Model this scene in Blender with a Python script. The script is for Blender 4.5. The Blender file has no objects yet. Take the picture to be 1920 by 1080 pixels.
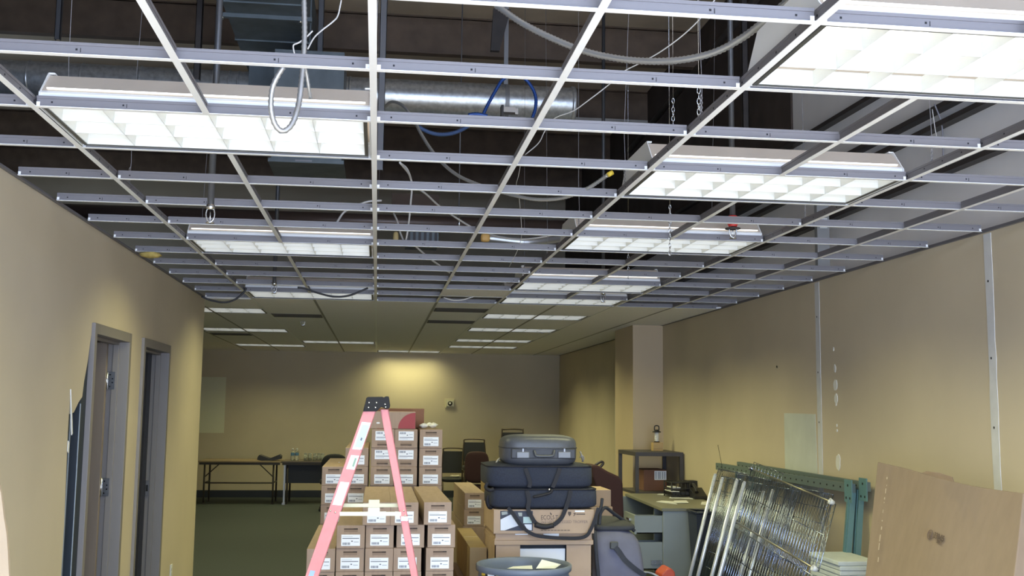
import bpy, bmesh, math, random
from mathutils import Vector, Matrix
random.seed(7)
sc = bpy.context.scene
col = sc.collection

# ------------------------------------------------------------------ camera
F, YAW, PIT, ROLL = 1983.47, 0.124847, 0.114879, 0.011138
EYE = Vector((0, 0, 1.67))
_cy, _sy, _cp, _sp = math.cos(YAW), math.sin(YAW), math.cos(PIT), math.sin(PIT)
FW = Vector((_sy*_cp, _cy*_cp, _sp))
_r = Vector((_cy, -_sy, 0))
_u = _r.cross(FW)
RT = _r*math.cos(ROLL) + _u*math.sin(ROLL)
UP = -_r*math.sin(ROLL) + _u*math.cos(ROLL)
cam_data = bpy.data.cameras.new('camera')
cam = bpy.data.objects.new('camera', cam_data)
col.objects.link(cam)
cam_data.sensor_width = 36
cam_data.lens = F*36/1920
cam_data.clip_end = 100
mw = Matrix.Identity(4)
for i, v in enumerate((RT, UP, -FW)):
    for k in range(3):
        mw[k][i] = v[k]
mw.translation = EYE
cam.matrix_world = mw
sc.camera = cam

# ------------------------------------------------------------------ world, daylight, exposure
sc.view_settings.view_transform = 'Standard'
sc.view_settings.look = 'None'
sc.view_settings.exposure = -0.12
sc.view_settings.gamma = 1.0
sc.view_settings.use_curve_mapping = False
world = bpy.data.worlds.new('world')
sc.world = world
world.use_nodes = True
world.node_tree.nodes['Background'].inputs[0].default_value = (0.62, 0.78, 1.0, 1)
world.node_tree.nodes['Background'].inputs[1].default_value = 1.0
DAY = (0.71, 0.88, 1.20)
dl = bpy.data.lights.new('storefront_daylight', 'AREA')
dl.shape = 'RECTANGLE'
dl.size, dl.size_y = 5.0, 2.3
dl.energy = 400
dl.color = DAY
dlo = bpy.data.objects.new('storefront_daylight', dl)
col.objects.link(dlo)
dlo.location = (0.9, -1.98, 1.35)
dlo.rotation_euler = (math.radians(90), 0, 0)
cl = bpy.data.lights.new('plenum_fill', 'AREA')  # added fill light that brightens the plenum from behind the camera
cl.shape = 'RECTANGLE'
cl.size, cl.size_y = 5.0, 0.62
cl.energy = 175
cl.color = DAY
clo = bpy.data.objects.new('plenum_fill', cl)
col.objects.link(clo)
clo.location = (0.9, -2.15, 3.78)
clo.rotation_euler = (math.radians(90), 0, 0)
sn = bpy.data.lights.new('sun', 'SUN')
sn.energy = 20
sn.angle = math.radians(0.6)
sn.color = (1.0, 0.96, 0.92)
sno = bpy.data.objects.new('sun', sn)
col.objects.link(sno)
sno.rotation_euler = (math.radians(48), 0, math.radians(4))   # comes in low through the storefront, lands on the added pale bounce floor
TUBE = (1.0, 0.955, 0.44)
LAMP_W = 15.0
LAMP_SPREAD = math.radians(140)
LAMP_GLOW = 1.3

# ------------------------------------------------------------------ helpers
def ray(x, y):
    return FW + RT*((x-960)/F) - UP*((y-540)/F)
def at(x, y, Y):
    d = ray(x, y); return EYE + d*(Y/d.y)
def atx(x, y, X):
    d = ray(x, y); return EYE + d*(X/d.x)
def atz(x, y, Z):
    d = ray(x, y); return EYE + d*((Z-EYE.z)/d.z)
def lin(c):
    c = c/255
    return c/12.92 if c <= 0.04045 else ((c+0.055)/1.055)**2.4
def C(r, g, b):
    return (lin(r), lin(g), lin(b), 1)

MATS = {}
def mat(name, c, rough=0.6, metal=0.0, noise=0.0, scale=20.0, c2=None, bump=0.0, stretch=None, emit=None, trans=0.0, ior=1.45, spec=None):
    if name in MATS: return MATS[name]
    m = bpy.data.materials.new(name); m.use_nodes = True
    nt = m.node_tree; b = nt.nodes['Principled BSDF']
    b.inputs['Base Color'].default_value = c
    b.inputs['Roughness'].default_value = rough
    b.inputs['Metallic'].default_value = metal
    if spec is not None: b.inputs['Specular IOR Level'].default_value = spec
    if trans:
        b.inputs['Transmission Weight'].default_value = trans
        b.inputs['IOR'].default_value = ior
    if emit:
        b.inputs['Emission Color'].default_value = emit[0]
        b.inputs['Emission Strength'].default_value = emit[1]
    if noise or c2 or bump:
        tc = nt.nodes.new('ShaderNodeTexCoord')
        mp = nt.nodes.new('ShaderNodeMapping')
        if stretch: mp.inputs['Scale'].default_value = stretch
        nt.links.new(tc.outputs['Object'], mp.inputs['Vector'])
        nz = nt.nodes.new('ShaderNodeTexNoise')
        nz.inputs['Scale'].default_value = scale
        nz.inputs['Detail'].default_value = 5
        nt.links.new(mp.outputs['Vector'], nz.inputs['Vector'])
        if noise or c2:
            rp = nt.nodes.new('ShaderNodeValToRGB')
            a = c2 or tuple(max(0, v*(1-noise)) for v in c[:3])+(1,)
            rp.color_ramp.elements[0].color = a
            rp.color_ramp.elements[1].color = c if c2 else tuple(min(1, v*(1+noise)) for v in c[:3])+(1,)
            rp.color_ramp.elements[0].position = 0.32
            rp.color_ramp.elements[1].position = 0.68
            nt.links.new(nz.outputs['Fac'], rp.inputs['Fac'])
            nt.links.new(rp.outputs['Color'], b.inputs['Base Color'])
        if bump:
            bp = nt.nodes.new('ShaderNodeBump')
            bp.inputs['Strength'].default_value = bump
            bp.inputs['Distance'].default_value = 0.004
            nt.links.new(nz.outputs['Fac'], bp.inputs['Height'])
            nt.links.new(bp.outputs['Normal'], b.inputs['Normal'])
    MATS[name] = m
    return m

def spline(pts, n=8):
    P = [Vector(p) for p in pts]
    if len(P) < 3: return P
    out = []
    for i in range(len(P)-1):
        a = P[i-1] if i else P[0]*2-P[1]
        b, c = P[i], P[i+1]
        d = P[i+2] if i+2 < len(P) else P[-1]*2-P[-2]
        for k in range(n):
            t = k/n
            out.append(0.5*((2*b)+(c-a)*t+(2*a-5*b+4*c-d)*t*t+(3*b-a-3*c+d)*t**3))
    out.append(P[-1])
    return out
def resample(P, step):
    out = [P[0].copy()]; acc = 0
    for a, b in zip(P, P[1:]):
        L = (b-a).length
        if L < 1e-9: continue
        t = step-acc
        while t <= L:
            out.append(a.lerp(b, t/L)); t += step
        acc = (acc+L) % step
    if len(out) < 2: out.append(P[-1])
    return out

class MB:
    def __init__(s): s.bm = bmesh.new()
    def faces(s, vs, fs, mi=0):
        V = [s.bm.verts.new(v) for v in vs]
        for f in fs:
            try:
                ff = s.bm.faces.new([V[i] for i in f]); ff.material_index = mi
            except ValueError: pass
        return V
    def hexa(s, v, mi=0):
        return s.faces(v, [(0,3,2,1),(4,5,6,7),(0,1,5,4),(1,2,6,5),(2,3,7,6),(3,0,4,7)], mi)
    def box(s, x0, x1, y0, y1, z0, z1, mi=0):
        return s.hexa([(x0,y0,z0),(x1,y0,z0),(x1,y1,z0),(x0,y1,z0),(x0,y0,z1),(x1,y0,z1),(x1,y1,z1),(x0,y1,z1)], mi)
    def bar(s, p0, p1, w, h, side=(0,1,0), mi=0):
        # bar from p0 to p1; w along 'side', h across both
        p0, p1 = Vector(p0), Vector(p1); d = (p1-p0).normalized()
        sd = Vector(side); sd = (sd-d*sd.dot(d)).normalized(); n = d.cross(sd)
        q = []
        for p in (p0, p1):
            for a, b in ((-1,-1),(1,-1),(1,1),(-1,1)):
                q.append(p+sd*(a*w/2)+n*(b*h/2))
        return s.hexa(q, mi)
    def slab(s, a, b, c, d, th, mi=0):
        # quad a b c d thickened by vector th
        th = Vector(th); q = [Vector(v) for v in (a,b,c,d)]
        return s.hexa(q+[v+th for v in q], mi)
    def prism(s, poly, off, mi=0):
        # closed 3D polygon extruded by vector off
        n = len(poly); P = [Vector(p) for p in poly]; o = Vector(off)
        fs = [tuple(range(n-1,-1,-1)), tuple(range(n,2*n))]+[(i,(i+1)%n,n+(i+1)%n,n+i) for i in range(n)]
        return s.faces(P+[p+o for p in P], fs, mi)
    def tube(s, pts, r, seg=8, mi=0, rib=0.0, cap=True, smooth=0, step=None):
        P = [Vector(p) for p in pts]
        if smooth: P = spline(P, smooth)
        if step: P = resample(P, step)
        n = len(P); rings = []; prev = None
        for i in range(n):
            d = (P[min(i+1,n-1)]-P[max(i-1,0)])
            if d.length < 1e-9: d = Vector((0,0,1))
            d.normalize()
            if prev is None:
                a = Vector((0,0,1)) if abs(d.z) < 0.9 else Vector((1,0,0))
                sd = d.cross(a).normalized()
            else:
                sd = (prev-d*prev.dot(d))
                sd = sd.normalized() if sd.length > 1e-6 else d.orthogonal().normalized()
            prev = sd; up = d.cross(sd)
            rr = (r[i] if isinstance(r, (list,tuple)) else r)*(1+(rib if i % 2 else 0))
            rings.append([s.bm.verts.new(P[i]+(sd*math.cos(2*math.pi*k/seg)+up*math.sin(2*math.pi*k/seg))*rr) for k in range(seg)])
        for A, B in zip(rings, rings[1:]):
            for k in range(seg):
                f = s.bm.faces.new((A[k],A[(k+1)%seg],B[(k+1)%seg],B[k])); f.material_index = mi; f.smooth = True
        if cap:
            for R in (rings[0], rings[-1]):
                f = s.bm.faces.new(R); f.material_index = mi
    def lathe(s, prof, c, seg=24, mi=0, ax=None, cap=False):
        c = Vector(c); M = Matrix.Identity(3)
        if ax is not None: M = Vector((0,0,1)).rotation_difference(Vector(ax)).to_matrix()
        rings = []
        for r, z in prof:
            rings.append([s.bm.verts.new(c+M @ Vector((r*math.cos(2*math.pi*k/seg), r*math.sin(2*math.pi*k/seg), z))) for k in range(seg)])
        for A, B in zip(rings, rings[1:]):
            for k in range(seg):
                f = s.bm.faces.new((A[k],A[(k+1)%seg],B[(k+1)%seg],B[k])); f.material_index = mi; f.smooth = True
        if cap:
            for R in (rings[0], rings[-1]):
                f = s.bm.faces.new(R); f.material_index = mi
    def blob(s, c, rx, ry, rz, e=2.0, nu=20, nv=12, mi=0, jit=0.0):
        # superellipsoid; e large = boxier
        c = Vector(c); rows = []
        def sg(v, p): return math.copysign(abs(v)**p, v)
        p = 2/e
        for j in range(nv+1):
            ph = -math.pi/2+math.pi*j/nv
            rows.append([s.bm.verts.new(c+Vector((rx*sg(math.cos(ph),p)*sg(math.cos(t),p)*(1+random.uniform(-jit,jit)), ry*sg(math.cos(ph),p)*sg(math.sin(t),p)*(1+random.uniform(-jit,jit)), rz*sg(math.sin(ph),p)))) for t in [2*math.pi*k/nu for k in range(nu)]])
        for A, B in zip(rows, rows[1:]):
            for k in range(nu):
                try:
                    f = s.bm.faces.new((A[k],A[(k+1)%nu],B[(k+1)%nu],B[k])); f.material_index = mi; f.smooth = True
                except ValueError: pass
    def build(s, name, mats, parent=None, bevel=0, origin=None, local=False, weld=True, label=None, smooth=False):
        bm = s.bm
        if weld: bmesh.ops.remove_doubles(bm, verts=bm.verts, dist=1e-6)
        bmesh.ops.recalc_face_normals(bm, faces=bm.faces)
        if parent is not None:
            org = Vector((0,0,0)) if local else wloc(parent)
        elif local: org = Vector((0,0,0))
        else:
            if origin is None:
                xs = [v.co for v in bm.verts]
                org = Vector(((min(v.x for v in xs)+max(v.x for v in xs))/2, (min(v.y for v in xs)+max(v.y for v in xs))/2, min(v.z for v in xs)))
            else: org = Vector(origin)
        for v in bm.verts: v.co -= org
        me = bpy.data.meshes.new(name)
        if smooth:
            for f in bm.faces: f.smooth = True
        bm.to_mesh(me); bm.free()
        for m in (mats if isinstance(mats, (list,tuple)) else [mats]): me.materials.append(m)
        o = bpy.data.objects.new(name, me); col.objects.link(o)
        if parent is not None: o.parent = parent
        elif not local: o.location = org
        if bevel:
            bv = o.modifiers.new('bevel', 'BEVEL'); bv.width = bevel; bv.segments = 2; bv.limit_method = 'ANGLE'; bv.angle_limit = math.radians(35)
        if label: o['label'] = label
        return o

def wloc(o):
    v = o.location.copy()
    while o.parent: o = o.parent; v += o.location
    return v
def thing(name, label, cat, loc=(0,0,0), group=None):
    o = bpy.data.objects.new(name, None); col.objects.link(o)
    o.location = loc; o.empty_display_size = 0.1
    o['label'] = label; o['category'] = cat
    if group: o['group'] = group
    return o
def tag(o, label, cat, group=None):
    o['label'] = label; o['category'] = cat
    if group: o['group'] = group
    return o
def struct(o): o['kind'] = 'structure'; return o
def dup(root, loc=None, label=None, rot=None):
    r = root.copy(); col.objects.link(r)
    if loc is not None: r.location = loc
    if rot is not None: r.rotation_euler = rot
    if label: r['label'] = label
    def kids(src, dst):
        for ch in list(src.children):
            c = ch.copy(); col.objects.link(c); c.parent = dst
            kids(ch, c)
    kids(root, r)
    return r
def text(body, size, name, m, parent, M, extrude=0.0006, align='CENTER', bold=0.0):
    cu = bpy.data.curves.new(name, 'FONT'); cu.body = body; cu.size = size; cu.extrude = extrude
    cu.align_x = align; cu.align_y = 'CENTER'; cu.offset = bold
    t = bpy.data.objects.new(name+'_curve', cu); col.objects.link(t)
    dg = bpy.context.evaluated_depsgraph_get()
    me = bpy.data.meshes.new_from_object(t.evaluated_get(dg))
    bpy.data.objects.remove(t); bpy.data.curves.remove(cu)
    me.materials.clear(); me.materials.append(m)
    me.transform(M)
    if parent is not None: me.transform(Matrix.Translation(-wloc(parent)))
    o = bpy.data.objects.new(name, me); col.objects.link(o)
    o.parent = parent
    return o
def frame_m(o, ex, ey):
    # matrix placing the XY plane at o with x axis ex and y axis ey
    ex = Vector(ex).normalized(); ey = Vector(ey); ey = (ey-ex*ey.dot(ex)).normalized(); ez = ex.cross(ey)
    M = Matrix.Identity(4)
    for i, v in enumerate((ex, ey, ez)):
        for k in range(3): M[k][i] = v[k]
    M.translation = Vector(o)
    return M

# ------------------------------------------------------------------ materials
paint = mat('wall_paint', (0.57, 0.49, 0.36, 1), 0.75, noise=0.05, scale=1.3)
paint_pillar = mat('pillar_paint', (0.55, 0.44, 0.305, 1), 0.75, noise=0.04, scale=1.3)
primer = mat('joint_compound', (0.62, 0.62, 0.62, 1), 0.8, noise=0.05, scale=9)
bare = mat('unpainted_patch', (0.56, 0.59, 0.54, 1), 0.8, noise=0.05, scale=5)
spackle = mat('white_spackle', (0.75, 0.74, 0.70, 1), 0.8)
carpet = mat('carpet_green', (0.034, 0.043, 0.045, 1), 0.95, noise=0.25, scale=90, bump=0.3)
tile_m = mat('ceiling_tile', (0.88, 0.86, 0.86, 1), 0.9, noise=0.05, scale=60)
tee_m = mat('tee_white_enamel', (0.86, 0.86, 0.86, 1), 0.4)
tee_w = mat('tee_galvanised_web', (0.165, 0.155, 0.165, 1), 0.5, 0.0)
dark = mat('black_hole', (0.01, 0.01, 0.012, 1), 0.8)
steel_bright = mat('bright_steel', (0.75, 0.76, 0.78, 1), 0.25, 1.0)
chrome = mat('chrome_wire', (0.40, 0.46, 0.60, 1), 0.14, 0.97)
galv = mat('galvanised_sheet', (0.62, 0.64, 0.66, 1), 0.34, 0.75, noise=0.18, scale=26)
galv_dull = mat('dull_duct_sheet', (0.15, 0.175, 0.19, 1), 0.55, 0.4, noise=0.15, scale=6)
enamel = mat('white_enamel', (0.78, 0.78, 0.78, 1), 0.4)
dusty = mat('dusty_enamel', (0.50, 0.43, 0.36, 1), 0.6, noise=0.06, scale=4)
roof_m = mat('roof_insulation', (0.66, 0.54, 0.39, 1), 0.9, noise=0.12, scale=1.5)
purlin_m = mat('roof_purlin_paint', (0.17, 0.118, 0.082, 1), 0.7, noise=0.15, scale=5)
iron = mat('dark_pipe_paint', (0.045, 0.038, 0.036, 1), 0.5, noise=0.2, scale=8)
vinyl = mat('white_vinyl_facing', (0.84, 0.82, 0.83, 1), 0.7, noise=0.05, scale=2)
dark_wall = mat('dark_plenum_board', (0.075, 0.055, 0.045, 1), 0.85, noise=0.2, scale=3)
near_black = mat('dark_plenum', (0.02, 0.02, 0.023, 1), 0.9)  # plain near-black for the plenum wall and side-room lid
door_frame_m = mat('door_frame_grey', (0.22, 0.20, 0.19, 1), 0.5)
door_leaf_m = mat('door_leaf_tan', (0.22, 0.175, 0.14, 1), 0.55, noise=0.08, scale=3, stretch=(6,6,0.6))
black_plastic = mat('black_plastic', (0.02, 0.02, 0.024, 1), 0.45)
navy = mat('navy_baseboard', (0.02, 0.025, 0.04, 1), 0.6)
wire_w = mat('white_wire', (0.66, 0.64, 0.62, 1), 0.5)
wire_g = mat('hanger_wire_steel', (0.28, 0.27, 0.28, 1), 0.5, 0.5)
conduit_m = mat('flex_conduit_metal', (0.46, 0.46, 0.46, 1), 0.38, 0.7)
blue_mc = mat('blue_cable_armour', (0.025, 0.085, 0.33, 1), 0.35, 0.3)
yellow_m = mat('yellow_plastic', (0.75, 0.55, 0.06, 1), 0.5)
paper = mat('white_paper', (0.74, 0.75, 0.76, 1), 0.8)

# ------------------------------------------------------------------ room
LX, RX, BY, CZ = -1.73, 3.53, 20.5, 2.7403
G = 0.6096; GX, GY = -0.0395, 3.295
FARX = -4.9; ENDY = 10.8; ROOF = 6.1

m = MB(); m.box(FARX-0.1, RX+0.3, -2.2, BY+0.2, -0.1, 0)
struct(m.build('floor', carpet))
m = MB(); m.box(LX, RX, -2.2, 4.0, 0.0, 0.004)  # pale floor added out of view to bounce sunlight upwards
struct(m.build('floor_bounce', mat('bounce_floor_pale', (0.58, 0.56, 0.53, 1), 0.6, noise=0.05, scale=4)))
# left wall with two door openings and a torn hole
D1 = (6.70, 7.63, 2.14); D2 = (8.08, 9.05, 2.14)
TEAR = [(6.295,0.0),(6.30,1.62),(6.292,1.75),(6.36,1.62),(6.395,1.63),(6.48,1.685),(6.56,1.72),(6.585,1.81),(6.63,1.90),(6.69,2.0),(6.69,0.0)]
m = MB()
TH = 0.12
def wl(poly, th=TH): m.prism([(LX, y, z) for y, z in poly], (-th, 0, 0))
wl([(-2.2,0),(6.20,0),(6.20,CZ),(-2.2,CZ)])
wl([(6.20,0),(6.33,0),(6.335,1.0),(6.305,1.45),(6.30,1.62),(6.305,1.75),(6.305,CZ),(6.20,CZ)])
wl([(6.305,1.75),(6.345,1.62),(6.40,1.63),(6.48,1.685),(6.555,1.72),(6.575,1.81),(6.63,1.93),(6.66,2.05),(6.70,2.14),(6.70,CZ),(6.305,CZ)])
wl([(6.70,2.14),(7.63,2.14),(7.63,CZ),(6.70,CZ)])
wl([(7.63,0),(8.08,0),(8.08,CZ),(7.63,CZ)])
wl([(8.08,2.14),(9.05,2.14),(9.05,CZ),(8.08,CZ)])
wl([(9.05,0),(ENDY,0),(ENDY,CZ),(9.05,CZ)])
struct(m.build('wall_left', paint, weld=False))
# hollow behind the torn gypsum: studs and dark back face
m = MB(); m.box(LX-0.119, LX-0.11, 6.22, 6.70, 0, 2.13)
m.box(LX-0.11, LX-0.03, 6.40, 6.44, 0, 2.13)
m.box(LX-0.11, LX-0.010, 6.56, 6.679, 0, 2.13)
m.box(LX-0.011, LX-0.006, 6.555, 6.563, 0, 1.68, 1); m.box(LX-0.03, LX-0.025, 6.44, 6.447, 0, 1.64, 1)
struct(m.build('trim_1', [mat('stud_cavity_blue', (0.018, 0.026, 0.038, 1), 0.6), mat('metal_stud_edge', (0.45, 0.5, 0.55, 1), 0.4, 0.6)], weld=False))
m = MB(); m.prism([(LX+0.002, 6.288, 1.76), (LX+0.002, 6.33, 1.60), (LX+0.002, 6.36, 1.50), (LX+0.002, 6.372, 1.51), (LX+0.002,6.34,1.62)], (0.006,0,0))
m.prism([(LX+0.002, 6.30, 1.47), (LX+0.002, 6.325, 1.46), (LX+0.002, 6.322, 1.40), (LX+0.002, 6.30, 1.41)], (0.004,0,0))
struct(m.build('trim_2', spackle, weld=False))

def door_frame(n, y0, y1, top):
    # y0,y1,top: opening
    m = MB(); w = 0.055; o = 0.022
    for a, b in ((y0-0.02, y0+w-0.02), (y1-w+0.02, y1+0.02)):
        m.box(LX-TH-o, LX+o, a, b, 0, top+0.03)
    m.box(LX-TH-o, LX+o, y0+w-0.02, y1-w+0.02, top-w+0.02, top+0.03)
    # stops
    for a, b in ((y0+w-0.02, y0+w-0.005), (y1-w+0.005, y1-w+0.02)):
        m.box(LX-0.085, LX-0.045, a, b, 0, top-w+0.02)
    m.box(LX-0.085, LX-0.045, y0+w, y1-w, top-w, top-w+0.02)
    return struct(m.build('door_%d' % n, door_frame_m, bevel=0.003, weld=False))
d1 = door_frame(1, D1[0], D1[1], D1[2]); d2 = door_frame(2, D2[0], D2[1], D2[2])
# leaf of door 1, swung into the room beyond
m = MB(); m.box(LX-0.115-0.86, LX-0.115, 7.535, 7.578, 0.01, 2.10)
lf = m.build('door_leaf', door_leaf_m, d1, bevel=0.002)
for z in (1.84, 1.12, 0.25):
    m = MB(); m.box(LX-0.105, LX-0.06, 7.567, 7.571, z-0.06, z+0.06)
    m.tube([(LX-0.112, 7.566, z-0.06), (LX-0.112, 7.566, z+0.06)], 0.007)
    for q in (-0.04, -0.013, 0.013, 0.04):
        m.lathe([(0.0,-0.001),(0.005,-0.001),(0.005,0.0)], (LX-0.075 if q*q < 0.001 else LX-0.092, 7.566, z+q), 8, 1, (0,-1,0))
    h = m.build('hinge', [steel_bright, dark], d1, weld=False, label='bright steel hinge leaf with screw holes')
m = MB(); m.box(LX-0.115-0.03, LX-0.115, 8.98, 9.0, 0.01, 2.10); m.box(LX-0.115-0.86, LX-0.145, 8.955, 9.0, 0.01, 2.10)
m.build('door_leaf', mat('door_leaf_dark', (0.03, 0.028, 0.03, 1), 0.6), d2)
m = MB(); m.box(LX-0.112, LX-0.085, 8.99, 8.995, 0.95, 1.07); m.box(LX-0.108, LX-0.092, 8.988, 8.991, 0.985, 1.035, 1)
m.build('strike_plate', [steel_bright, dark], d2, weld=False, label='bright steel strike plate')
# dim room behind the doors
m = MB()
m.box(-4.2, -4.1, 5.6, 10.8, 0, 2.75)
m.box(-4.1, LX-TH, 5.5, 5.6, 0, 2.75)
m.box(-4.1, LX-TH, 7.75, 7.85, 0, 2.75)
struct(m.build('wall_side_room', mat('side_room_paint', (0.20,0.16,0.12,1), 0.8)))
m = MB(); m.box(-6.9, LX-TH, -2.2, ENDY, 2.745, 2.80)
struct(m.build('ceiling_side_room', near_black))

# right wall, its joint strips, patches and spackle spots
m = MB(); m.box(RX, RX+0.12, -2.2, BY, 0, CZ); struct(m.build('wall_right', paint))
def strip(n, y, w, jag, ztop=CZ-0.01, z0=0.0):
    m = MB(); k = 26; L, R = [], []
    rnd = random.Random(n)
    for i in range(k+1):
        z = z0+(ztop-z0)*i/k
        L.append((RX, y-w/2+rnd.uniform(-jag, jag), z)); R.append((RX, y+w/2+rnd.uniform(-jag, jag), z))
    for i in range(k): m.slab(L[i], R[i], R[i+1], L[i+1], (-0.003,0,0))
    for z in (2.45, 2.0, 1.6):
        m.lathe([(0,0),(0.008,0.0)], (RX-0.0032, y+0.01, z), 8, 1, (-1,0,0))
    return struct(m.build('trim_%d' % n, [primer, dark], weld=False))
strip(3, 5.735, 0.075, 0.004); strip(4, 8.18, 0.085, 0.004)
m = MB(); m.slab((RX,8.93,1.05),(RX,8.24,1.05),(RX,8.27,1.665),(RX,8.93,1.67),(-0.003,0,0))
m.slab((RX,15.6,0.4),(RX,14.66,0.4),(RX,14.66,1.86),(RX,15.6,1.86),(-0.003,0,0))
struct(m.build('trim_5', bare, weld=False))
m = MB(); rnd = random.Random(3)
for (y, z, a, b) in ((7.89,2.17,0.010,0.016),(7.87,2.02,0.016,0.03),(7.868,1.89,0.034,0.045),(7.864,1.785,0.03,0.04),(7.866,1.74,0.012,0.012),(7.86,1.54,0.012,0.012),(7.862,1.58,0.008,0.012),(7.853,1.30,0.042,0.062)):
    k = 14
    m.prism([(RX, y+a*math.cos(t)*rnd.uniform(.85,1.1), z+b*math.sin(t)*rnd.uniform(.85,1.1)) for t in [2*math.pi*i/k for i in range(k)]], (-0.004,0,0))
m.lathe([(0,0.0),(0.012,0.003)], (RX-0.004, 9.07, 2.08), 8, 1, (-1,0,0))
struct(m.build('trim_6', [spackle, dark], weld=False))
# pilaster
m = MB(); m.box(3.147, RX, 12.9, 13.9, 0, CZ+0.003); struct(m.build('wall_pilaster', paint_pillar))
# back wall with a pale unpainted rectangle, dark baseboard
m = MB(); m.box(-7, RX+0.12, BY, BY+0.12, 0, ROOF+0.3); struct(m.build('wall_back', paint))
m = MB(); m.box(-3.9, -2.83, BY-0.004, BY, 1.185, 2.225); struct(m.build('trim_7', mat('pale_patch',(0.70,0.69,0.53,1),0.8)))
m = MB(); m.box(FARX, 3.53, BY-0.015, BY, 0, 0.13); struct(m.build('baseboard_back', navy))
m = MB(); m.box(RX-0.012, RX, 13.9, BY-0.015, 0, 0.12); struct(m.build('baseboard_right', navy))
m = MB(); m.box(FARX-0.1, FARX, ENDY, BY, 0, CZ); struct(m.build('wall_far_left', paint))
m = MB(); m.box(FARX, LX-TH, ENDY-0.12, ENDY, 0, CZ); struct(m.build('wall_left_return', paint))
# storefront wall behind the camera, with its wide window opening
m = MB()
m.box(LX, -1.65, -2.2, -2.05, 0, CZ); m.box(3.45, RX, -2.2, -2.05, 0, CZ); m.box(-1.65, 3.45, -2.2, -2.05, 0, 0.12); m.box(-1.65, 3.45, -2.2, -2.05, 2.62, CZ)
struct(m.build('wall_front', paint))

# ------------------------------------------------------------------ plenum above the grid
m = MB(); m.box(-7, 4.2, -2.3, BY+0.2, ROOF, ROOF+0.1); struct(m.build('ceiling_roof_deck', roof_m))
m = MB()
m.box(RX+0.12, RX+0.17, -2.2, 8.9, CZ-0.02, ROOF)
m.box(RX+0.12, RX+0.17, 8.9, BY, CZ-0.02, 3.75)
struct(m.build('wall_right_upper', vinyl, weld=False))
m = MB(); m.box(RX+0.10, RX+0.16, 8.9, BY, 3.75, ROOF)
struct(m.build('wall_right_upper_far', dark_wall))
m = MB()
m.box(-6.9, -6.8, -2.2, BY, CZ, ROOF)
m.box(-7, -1.7, -2.3, -2.2, CZ, ROOF); m.box(3.5, 4, -2.3, -2.2, CZ, ROOF); m.box(-1.7, 3.5, -2.3, -2.2, CZ, 3.45); m.box(-1.7, 3.5, -2.3, -2.2, 4.12, ROOF)  # upper opening added to let the fill light into the plenum
struct(m.build('wall_plenum', near_black))
# roof purlins running across the room
PURL = [(9.35,0.36),(11.6,0.40),(14.0,0.40),(16.4,0.40),(18.8,0.4),(7.1,0.36),(4.9,0.36),(2.6,0.36)]
for y, h in PURL:
    m = MB()
    m.box(-6.8, RX+0.1, y-0.006, y+0.006, ROOF-0.06-h, ROOF-0.0)
    m.box(-6.8, RX+0.1, y-0.10, y+0.006, ROOF-0.07-h, ROOF-0.06-h)
    m.box(-6.8, RX+0.1, y-0.006, y+0.10, ROOF-0.03, ROOF-0.02)
    struct(m.build('trim_8', purlin_m, weld=False))
m = MB(); a = at(900,232,13.6); m.box(-0.2, RX, 13.6, 13.65, a.z, a.z+0.15); struct(m.build('trim_12', mat('chalky_board',(0.5,0.47,0.44,1),0.85,noise=0.12,scale=5)))
# girts on the right upper wall
for y0, z0, y1, z1 in ((4.0,3.97,12.5,4.10),(3.0,3.64,12.5,3.72),(3.0,3.53,12.5,3.60),(3.0,3.23,12.5,3.25)):
    m = MB(); m.bar((RX+0.085, y0, z0), (RX+0.085, y1, z1), 0.07, 0.035, (1,0,0))
    struct(m.build('trim_9', iron))

# ------------------------------------------------------------------ closed part of the ceiling: lay-in tiles with the grid lines
LIGHTS = []   # (i0, y0) lower-left corner of every fixture: columns i0..i0+2, one cell deep
def cell_y(j): return GY+j*G
FIX = [('left',-2,1),('left',-2,6),('left',-2,11),('left',-2,23),
       ('outer',-4,14),('outer',-4,19),('outer',-4,25),
       ('mid',0,27),
       ('right',2,-1),('right',2,2),('right',2,5),('right',2,9),('right',2,11),('right',2,14),('right',2,17.4),('right',2,21.2),('right',2,24)]
m = MB()
def ceil_rect(x0, x1, y0, y1):
    if x1-x0 > 1e-4 and y1-y0 > 1e-4: m.box(x0, x1, y0, y1, CZ+0.004, CZ+0.02)
YT = cell_y(12)
colspan = {-4: (GX-4*G, GX-2*G), -2: (GX-2*G, GX), 0: (GX, GX+2*G), 2: (GX+2*G, GX+4*G)}
ceil_rect(FARX, GX-4*G, ENDY, BY); ceil_rect(GX+4*G, RX, YT, BY)
for k, (x0, x1) in colspan.items():
    y = YT if k != -4 else ENDY
    for c, i0, j in sorted([f for f in FIX if f[1] == k and cell_y(f[2]) >= YT-0.01], key=lambda f: f[2]):
        yy = cell_y(j); ceil_rect(x0, x1, y, yy); y = yy+G
    ceil_rect(x0, x1, y, BY)
struct(m.build('ceiling', tile_m, weld=False))
# solid back above the tiles so that the plenum stays dark there
# thin wall angle trims where the grid meets the walls
m = MB(); m.box(RX-0.022, RX, 0, BY, CZ-0.0015, CZ); m.box(RX-0.0015, RX, 0, BY, CZ, CZ+0.022)
struct(m.build('trim_10', tee_w, weld=False))
m = MB(); m.box(LX, LX+0.02, 0, ENDY, CZ, CZ+0.0015); m.box(LX, LX+0.0015, 0, ENDY, CZ, CZ+0.022)
struct(m.build('trim_11', tee_w, weld=False))

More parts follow.
